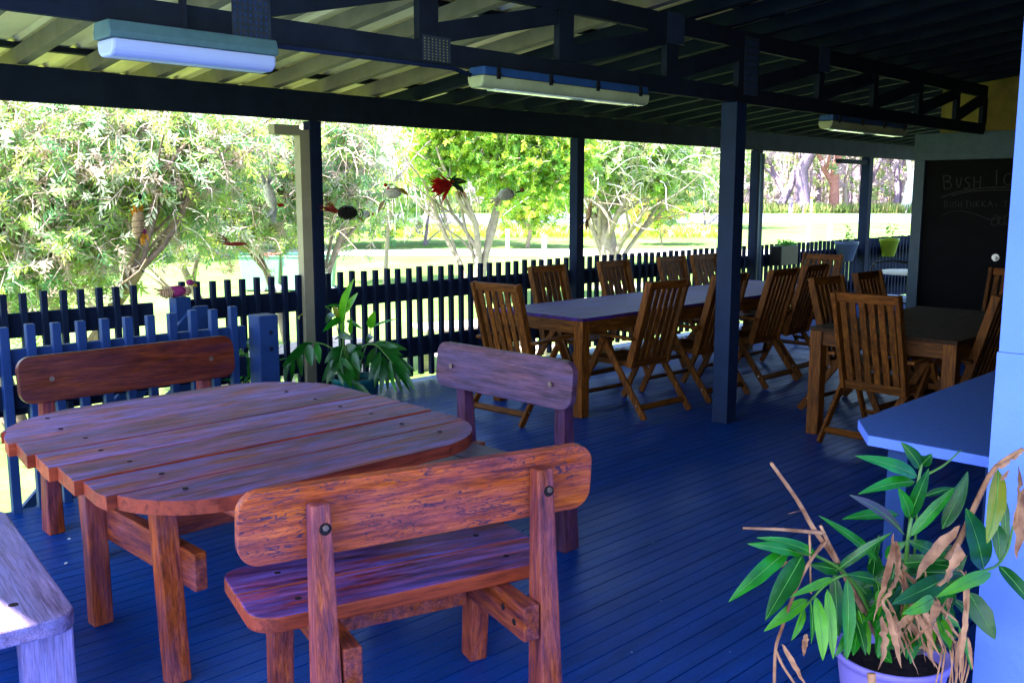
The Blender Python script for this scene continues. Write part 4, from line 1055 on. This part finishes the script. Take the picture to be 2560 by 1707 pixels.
LL=[leafmat('lime_leaf_a',(.26,.42,.04)),leafmat('lime_leaf_b',(.24,.42,.06)),leafmat('lime_leaf_c',(.42,.52,.06)),leafmat('lime_leaf_d',(.16,.34,.06))]
LO=[leafmat('olive_leaf_a',(.30,.40,.15)),leafmat('olive_leaf_b',(.17,.28,.10)),leafmat('olive_leaf_c',(.42,.44,.24)),leafmat('mauve_leaf',(.46,.36,.42))]
def limb(b,p,d,L,r,depth,tips,spread=.6,grav=0.,nseg=4,minr=.006,kids_=2):
    pts=[Vector(p)];rad=[r];d=Vector(d).normalized()
    for i in range(nseg):
        d=(d+Vector((random.gauss(0,.14),random.gauss(0,.14),random.gauss(0,.10)-grav))).normalized()
        pts.append(pts[-1]+d*L/nseg);rad.append(max(minr,r*(1-.45*(i+1)/nseg)))
    b.tube(pts,rad,6 if depth>0 else 5,cap=False)
    tips.append((pts[-1],d))
    if depth>0:
        for k in range(kids_+(random.random()<.4)):
            nd=(d+Vector((random.gauss(0,spread),random.gauss(0,spread),random.gauss(.1,spread*.7)))).normalized()
            j=random.randint(2,nseg)
            limb(b,pts[j],nd,L*random.uniform(.6,.85),rad[j]*.65,depth-1,tips,spread,grav,nseg,minr,kids_)
def mk_tree(name,label,base,trunks,blobs,n,tpl,scale,mats,nleaf,bark,cat='tree',group=None,clump=0,cr=.2,shell=.55,droop=0.,hue=None,depth=2,minr=.006):
    base=Vector(base);t=thing(name,label,cat,base,0,group)
    b=MB();tips=[]
    for (d,L,r) in trunks: limb(b,(random.uniform(-.05,.05),random.uniform(-.05,.05),-.05),d,L,r,depth,tips,.5,0,5,minr)
    b.build('trunk',bark,t,smooth=True)
    B=[(x_-base.x,y_-base.y,z_-base.z,a_,b_,c_) for (x_,y_,z_,a_,b_,c_) in blobs]
    pos=blob_points(B,n,shell,clump,cr)
    dirs=rng.normal(size=(n,3));dirs[:,2]-=droop
    sc=scale*(.7+.6*rng.random(n))
    scatter('crown',tpl,pos,rot_to(dirs),sc,mats,t,nleaf,hue)
    return t
def bl(px,py,w,rx,ry,rz): p=atw(px,py,w);return (p.x,p.y,p.z,rx,ry,rz)
T_b=template('b',.085,.019,15,.17,.0045)
T_s=template('s',.06,.03,14,.12,.002)
T_far=template('f',.55,.26,9,.7,.02)
# A: big bottlebrush, left
A0=gp(30,9.6)
mk_tree('bottlebrush_tree','big bottlebrush bush with narrow leaves filling the far left beyond the fence',A0,
  [((-.2,.1,1),2.6,.10),((.35,-.3,1),2.4,.08),((.6,-.55,.9),2.2,.07),((-.5,.5,1),2.4,.06)],
  [bl(60,430,9.6,1.2,1.2,.75),bl(300,380,9.9,1.1,1.1,.65),bl(-80,600,9.3,.8,.8,.7),bl(130,600,9.3,.62,.62,.42),bl(330,500,10.2,.8,.8,.45),bl(80,250,10,1.6,1.6,.6),bl(500,330,10.4,.9,.9,.5),bl(50,690,9.2,.45,.45,.28),bl(200,660,9.4,.35,.35,.22)],
  9500,T_b,1.05,[twigm]+LA,6,bark1,group='trees on the lawn',clump=9,cr=.2,depth=2,droop=.5)
# B: bottlebrush behind first post
B0=gp(735,13.6)
mk_tree('bottlebrush_tree','bottlebrush tree behind the cream-striped post with drooping sprays over the bins',B0,
  [((-.15,.1,1),2.6,.065),((.2,-.2,1),2.8,.06)],
  [bl(620,430,13.5,1.1,1.1,.9),bl(560,330,13.8,1.6,1.6,.8),bl(480,470,13.8,1.0,1.0,.55),bl(840,420,14.2,.7,.7,.8),bl(760,300,14.2,1.0,1.0,.6),bl(400,560,13,.55,.55,.25)],
  8000,T_b,1.25,[twigm]+LA,6,bark2,group='trees on the lawn',clump=9,cr=.25,depth=2,droop=.5)
def weep(parent,x0,x1,y0,y1,w,n,L0,L1,r,m,seed=3):
    b=MB();o_=parent.location
    for k in range(n):
        p=atw(random.uniform(x0,x1),random.uniform(y0,y1),w+random.uniform(-.9,.7))-o_
        pts=[p];d=Vector((random.gauss(0,.7),random.gauss(0,.7),random.uniform(-.3,.6)));L=random.uniform(L0,L1)
        for i in range(6):
            d=(d+Vector((random.gauss(0,.22),random.gauss(0,.22),-.28))).normalized();pts.append(pts[-1]+d*L/6)
        b.tube(pts,[r,r*.9,r*.8,r*.65,r*.5,r*.4,r*.3],3,cap=False)
        if random.random()<.6:
            q=pts[3];d2=Vector((random.gauss(0,1),random.gauss(0,1),random.gauss(-.3,.5))).normalized()
            b.tube([q,q+d2*L*.2,q+d2*L*.35+Vector((0,0,-.03))],[r*.6,r*.45,r*.3],3,cap=False)
    b.build('hanging_twigs',m,parent)
ta=[o for o in bpy.data.objects if o.name.startswith('bottlebrush_tree')]
weep(ta[0],-60,520,250,640,9.4,150,.2,.5,.0028,twigw)
weep(ta[1],380,900,280,600,13.2,220,.3,.8,.0042,twigm)
# pale leaning trunk
C0=gp(535,15.5)
mk_tree('bare_sapling','pale leaning sapling trunk with sparse leaves between the two bottlebrushes',C0,[((-.35,.25,1),1.9,.09)],[bl(470,560,15.5,.6,.6,.35)],420,T_b,1.1,[twigm]+LA,6,bark2,depth=2)
# drooping white-twigged tree
W0=gp(960,27)
wt=thing('drooping_tree','tall tree with drooping bare white twigs left of the lime green tree','tree',W0,0,'trees on the lawn')
b=MB();tips=[];limb(b,(0,0,-.05),(-.05,.05,1),4.2,.07,3,tips,.5,0,5,.012,3);b.build('trunk',bark2,wt,smooth=True)
b=MB()
for k in range(900):
    p=atw(random.gauss(960,75),random.uniform(280,420),27+random.uniform(-1.5,1.5))-W0
    pts=[p];d=Vector((random.gauss(0,.5),random.gauss(0,.5),random.uniform(-.2,.5)));L=random.uniform(.8,2.4)
    for i in range(6):
        d=(d+Vector((random.gauss(0,.16),random.gauss(0,.16),-.42))).normalized();pts.append(pts[-1]+d*L/6)
    b.tube(pts,[.018,.015,.013,.011,.009,.007,.005],3,cap=False)
b.build('hanging_twigs',twigw,wt)
pos=blob_points([tuple(Vector(bl(960,400,27,1,1,1)[:3])-W0)+(1.6,1.6,1.7),tuple(Vector(bl(860,480,27,1,1,1)[:3])-W0)+(.9,.9,.7)],900,.4,10,.25)
scatter('crown',T_s,pos,rot_to(rng.normal(size=(900,3))),2.2*np.ones(900),[twigw]+LA,wt,5)
# D: lime tree
D0=gp(1195,22.5)
mk_tree('lime_green_tree','bright lime green multi-trunk tree in the middle of the lawn',D0,
  [((-.5,.5,1.1),2.8,.09),((-.2,.2,1.3),3.2,.12),((.03,-.03,1.3),3.2,.11),((-.33,.33,1.2),3.0,.04),((.1,-.1,1.3),3.2,.06)],
  [bl(1120,370,22.5,.85,.85,.8),bl(1240,330,22.5,1.1,1.1,.8),bl(1350,380,22.8,1.0,1.0,.9),bl(1270,430,22.2,.8,.8,.45),bl(1400,440,23,.6,.6,.45),bl(1180,270,22.5,1.5,1.5,.6),bl(1110,430,22.2,.35,.35,.25)],
  7000,T_s,1.7,[twigm]+LL,4,bark2,group='trees on the lawn',clump=22,cr=.2,depth=2)
# E: twiggy tree beyond the second post
E0=gp(1530,32)
et=mk_tree('crepe_myrtle_tree','thick-trunked tree with pale twigs and sparse leaves right of the second fence post',E0,
  [((-.1,.1,1.3),2.6,.34),((.1,-.1,1.3),2.6,.26),((.45,-.45,1.2),2.8,.10),((-.35,.3,1.3),2.6,.14),((.25,-.3,1.3),2.7,.12)],
  [bl(1500,420,32,1.3,1.3,1.0),bl(1600,400,32,1.5,1.5,1.1),bl(1560,340,32,2.2,2.2,.8),bl(1680,440,33,1.0,1.0,.8)],
  2600,T_s,2.5,[twigw]+LO[:3]+[LL[1]],4,bark2,group='trees on the lawn',clump=12,cr=.35,depth=3)
b=MB()
for k in range(260):
    p=atw(random.gauss(1570,80),random.uniform(330,470),32+random.uniform(-1.5,1.5))-E0
    pts=[p];d=Vector((random.gauss(0,.7),random.gauss(0,.7),random.uniform(-.2,.8)));L=random.uniform(.7,2.)
    for i in range(5):
        d=(d+Vector((random.gauss(0,.2),random.gauss(0,.2),-.25))).normalized();pts.append(pts[-1]+d*L/5)
    b.tube(pts,[.020,.017,.014,.011,.008,.006],3,cap=False)
b.build('twigs',twigw,et)
# F small tree, G small orange shrub
F0=gp(1322,44)
mk_tree('small_tree','little round-headed tree with a pale stem on the far lawn',F0,[((.0,.0,1),1.6,.13)],[bl(1322,500,44,1.5,1.5,.8)],900,T_s,3.4,[twigm]+LL,4,bark2,group='trees on the lawn',clump=14,cr=.35)
G0=gp(1655,46)
mk_tree('small_tree','small orange-tinged shrub tree on the lawn right of the thick-trunked tree',G0,[((.0,.0,1),.9,.06)],[bl(1655,515,46,1.3,1.3,.5)],420,T_s,3.2,[twigm,LL[2],leafmat('orange_leaf',(.42,.24,.08)),LL[0]],3,bark2,group='trees on the lawn',clump=10,cr=.3)
# ------------------------------------------------------------ roadside grass verge and forest
def verge():
    N=9000;w=102.5+rng.random(N)*7;l=-75+rng.random(N)*150
    x=(w+l)*RT;y=(w-l)*RT;z=np.array([gz(a) for a in w])
    V,Fq,mi=[],[],[]
    for k in range(7):
        a=random.uniform(0,2*PI);d=Vector((math.cos(a)*.35,math.sin(a)*.35,1)).normalized();s=Vector((-math.sin(a),math.cos(a),0))
        o=len(V);V+=[Vector((0,0,0))-s*.06,Vector((0,0,0))+s*.06,d*1.1+s*.01,d*1.1-s*.01];Fq.append((o,o+1,o+2,o+3));mi.append(1)
    tp=(np.array([tuple(v) for v in V]),np.array(Fq),np.array(mi))
    R_=rot_to(np.tile(np.array([[0,0,1.]]),(N,1))+rng.normal(size=(N,3))*.05)
    gm=[leafmat('verge_grass_a',(.20,.26,.07),.7,.2),leafmat('verge_grass_b',(.26,.23,.10),.7,.2),leafmat('verge_grass_c',(.11,.19,.05),.7,.2)]
    o=scatter('roadside_grass',tp,np.stack([x,y,z],1),R_,.35+.75*rng.random(N)**1.5,[gm[0]]+gm,None,3)
    tag(o,'tall yellow-green grass along the far side of the road','grass',kind='stuff')
verge()
def gum(label,px,w,r,lean,h,bark,group='gum trees across the road'):
    g=gp(px,w);t=thing('gum_tree',label,'tree',g,0,group);b=MB();tips=[]
    limb(b,(0,0,-.1),(lean*RT,-lean*RT,1),h,r,3,tips,.55,0,6,.05,2)
    b.build('trunk',bark,t,smooth=True)
    n=260;tp=np.array([tuple(p) for p,_ in tips]);pos=tp[rng.integers(0,len(tp),n)]+rng.normal(size=(n,3))*.9
    pos[:,2]=np.maximum(pos[:,2],h*.55)
    scatter('crown',T_far,pos,rot_to(rng.normal(size=(n,3))),.8+.5*rng.random(n),[bark]+LO,t,4)
gum('leaning dark gum tree with a forked top, left of the thick trunk',1938,108,.55,.45,6.5,bark3)
gum('thickest purple-barked gum tree across the road',2008,106,.85,-.05,10,bark3)
gum('straight reddish gum trunk right of the thickest one',2082,106,.60,.0,9,bark4)
gum('thin pale gum trunk between road posts',2113,107,.28,.03,8,bark2)
gum('slender dark gum trunk left of the farthest verandah post',2148,112,.3,.05,9,bark3)
gum('brightest white gum trunk, seen right of the farthest verandah post',2255,106,.55,-.03,10,paint('white_bark',(.75,.72,.72),.8,.1,5,.5))
gum('dark slim gum trunk right of the farthest verandah post',2236,110,.35,.08,8,bark3)
gum('gum trunk seen just right of the middle post',1820,107,.4,.1,8,bark4)
gum('pale gum trunk seen left of the middle post',1722,108,.4,-.1,8,bark2)
gum('stumpy dark gum trunk farther left of the middle post',1712,103,.35,0,1.6,bark3)
def forest():
    b=MB()
    for k in range(900):
        w=110+random.random()*40;l=random.uniform(-75,75);p=Vector(((w+l)*RT,(w-l)*RT,gz(w)-.1))
        r=random.uniform(.07,.30);h=random.uniform(7,14);ln=random.gauss(0,.08)
        b.tube([p,p+Vector((ln*h*.5,ln*h*.4,h*.5)),p+Vector((ln*h*.9+random.gauss(0,.3),ln*h,h))],[r,r*.8,r*.45],5,cap=False,mi=random.choice((0,1,2,3,1)))
    o=b.build('forest_trunks',[bark3,bark2,paint('mauve_bark',(.42,.32,.42),.9,.3,4,.5),paint('pinkish_bark',(.52,.40,.44),.9,.3,4,.5)])
    tag(o,'mass of thin pale mauve trunks of the far wood','forest',kind='stuff')
    N=15000;w=108+rng.random(N)*44;l=-80+rng.random(N)*160
    g=-0.9+0.011*np.maximum(0,w-20)
    z=g+np.where(rng.random(N)<.35,rng.random(N)*3.5,3.0+rng.random(N)*12)
    # clumping
    x=(w+l)*RT+rng.normal(size=N)*.6;y=(w-l)*RT
    hue=np.where(rng.random(N)<.52,3,rng.integers(0,3,N))
    o=scatter('forest_foliage',T_far,np.stack([x,y,z],1),rot_to(rng.normal(size=(N,3))),.7+.9*rng.random(N),[bark2]+LO,None,4,hue)
    tag(o,'olive and mauve foliage of the far wood behind the road','forest',kind='stuff')
    # backing wood, further off, closing the gaps
    N=5000;w=152+rng.random(N)*12;l=-130+rng.random(N)*260
    z=.5+rng.random(N)*18
    o=scatter('far_wood',T_far,np.stack([(w+l)*RT,(w-l)*RT,z],1),rot_to(rng.normal(size=(N,3))),2.6+1.6*rng.random(N),[bark3]+[LO[1],LO[3],LO[0],LO[2]],None,4)
    tag(o,'farthest dense wood closing the view behind the trunks','forest',kind='stuff')
forest()
# mid shrubs between lawn and road, behind left trees
def midbank():
    i=0
    for (px,py,w,rx,rz,n,mt,lab) in ((150,420,40,4.0,2.6,1400,LO,'large olive shrub tree behind the left bottlebrush'),(380,430,38,3.6,2.4,1300,LA[:4],'mid-green shrub tree behind the two bottlebrushes'),(-60,420,38,4,2.6,1200,LO,'olive shrub tree at the far left edge'),
        (620,420,42,3.2,2.4,1200,LO,'olive shrub tree behind the cream-striped post'),(860,440,44,3.0,2.4,1100,LA[:4],'green shrub tree behind the drooping twigs'),(1060,400,46,3.0,2.6,1000,LO,'olive tree behind the lime tree, left side'),(1420,380,60,4.0,3.0,1100,LL,'yellow-green tree behind the second fence post'),
        (1760,380,64,3.2,3.2,700,LO,'olive tree behind the middle post'),(900,330,60,5,3.4,1100,LO,'tall pale tree high behind the drooping twigs'),(1640,340,66,5,2.8,900,LO,'spreading pale tree behind the thick-trunked tree')):
        g=gp(px,w)
        mk_tree('shrub_tree',lab,g,[((random.gauss(0,.1),random.gauss(0,.1),1),max(2.,(atw(px,py,w).z-g.z)*.8),.09),((.3,-.3,1),1.8,.05)],
          [bl(px,py,w,rx,rx,rz),bl(px-25,py-70,w,rx*1.1,rx*1.1,rz*.8)],int(n*1.3),T_s,4.4,[twigw]+list(mt),len(mt),bark3,group='shrub trees beyond the lawn',clump=14,cr=.6,shell=.35,depth=1)
midbank()
# low grass tussocks on the far lawn
N=2600;w=52+rng.random(N)*8;l=-22+rng.random(N)*34
tp=template('g',.5,.06,10,.05,0,.5)
gm=[LL[0],LL[2],leafmat('dry_tussock',(.5,.38,.26),.7,.2)]
o=scatter('tussock_grass',tp,np.stack([(w+l)*RT,(w-l)*RT,np.array([gz(a) for a in w])],1),rot_to(np.tile([[0,0,1.]],(N,1))+rng.normal(size=(N,3))*.1),.8+.6*rng.random(N),[gm[0]]+gm,None,3)
tag(o,'rough yellow and pinkish tussock grass before the road','grass',kind='stuff')
# fallen chips on the deck
M['speck']=paint('pale_speck',(.25,.3,.5),.8)
for k in range(12):
    p=atz(random.uniform(1280,2050),random.uniform(1280,1690),.003);t=MB();a=random.uniform(.002,.004)
    t.prism([(-a,-a*.6),(a*.8,-a),(a,a*.7),(-a*.4,a)],0,.002)
    tag(t.build('debris_speck',M['speck'],None,loc=p),'tiny pale speck of debris lying on the open blue deck','debris','specks of debris on the deck')
M['chip']=paint('bark_chip',(.6,.6,.65),.8)
for (px,py,lab) in ((164,1408,'small pale leaf fragment on the deck beside the left bench'),(172,1347,'thin pale chip on the deck beside the far table leg')):
    p=atz(px,py,.004);t=MB();t.prism([(-.008,-.004),(.006,-.006),(.009,.002),(.0,.006)],0,.004);tag(t.build('fallen_leaf',M['chip'],None,loc=p),lab,'leaf')
# ------------------------------------------------------------ world, sun, camera
SUN_AZ=Vector((-.95,.10,0)).normalized();SEL=math.radians(60)
sd=Vector((SUN_AZ.x*math.cos(SEL),SUN_AZ.y*math.cos(SEL),math.sin(SEL)))
sl=bpy.data.lights.new('sun','SUN');sl.energy=5;sl.angle=math.radians(.5);sl.color=(1,.95,.88)
so=bpy.data.objects.new('sun',sl);COL.objects.link(so);so.rotation_euler=sd.to_track_quat('Z','Y').to_euler()
W=bpy.data.worlds.new('World');SC.world=W;W.use_nodes=True;nt=W.node_tree
sky=nt.nodes.new('ShaderNodeTexSky');sky.sky_type='NISHITA';sky.sun_disc=False
sky.sun_elevation=SEL;sky.sun_rotation=math.atan2(sd.x,sd.y)
nt.links.new(sky.outputs[0],nt.nodes['Background'].inputs[0]);nt.nodes['Background'].inputs[1].default_value=.13
cam=bpy.data.cameras.new('camera');co=bpy.data.objects.new('camera',cam);COL.objects.link(co);SC.camera=co
cam.sensor_width=36;cam.lens=36*F/2560;cam.clip_end=2000;cam.clip_start=.05
co.location=(0,0,H)
fw=Vector((RT*cp,RT*cp,-sp));co.rotation_euler=fw.to_track_quat('-Z','Y').to_euler()
vs=SC.view_settings;vs.view_transform='Standard';vs.look='None';vs.exposure=3.1;vs.gamma=1
SC.cycles.max_bounces=6;SC.cycles.diffuse_bounces=4;SC.cycles.transparent_max_bounces=4
SC.cycles.use_denoising=True
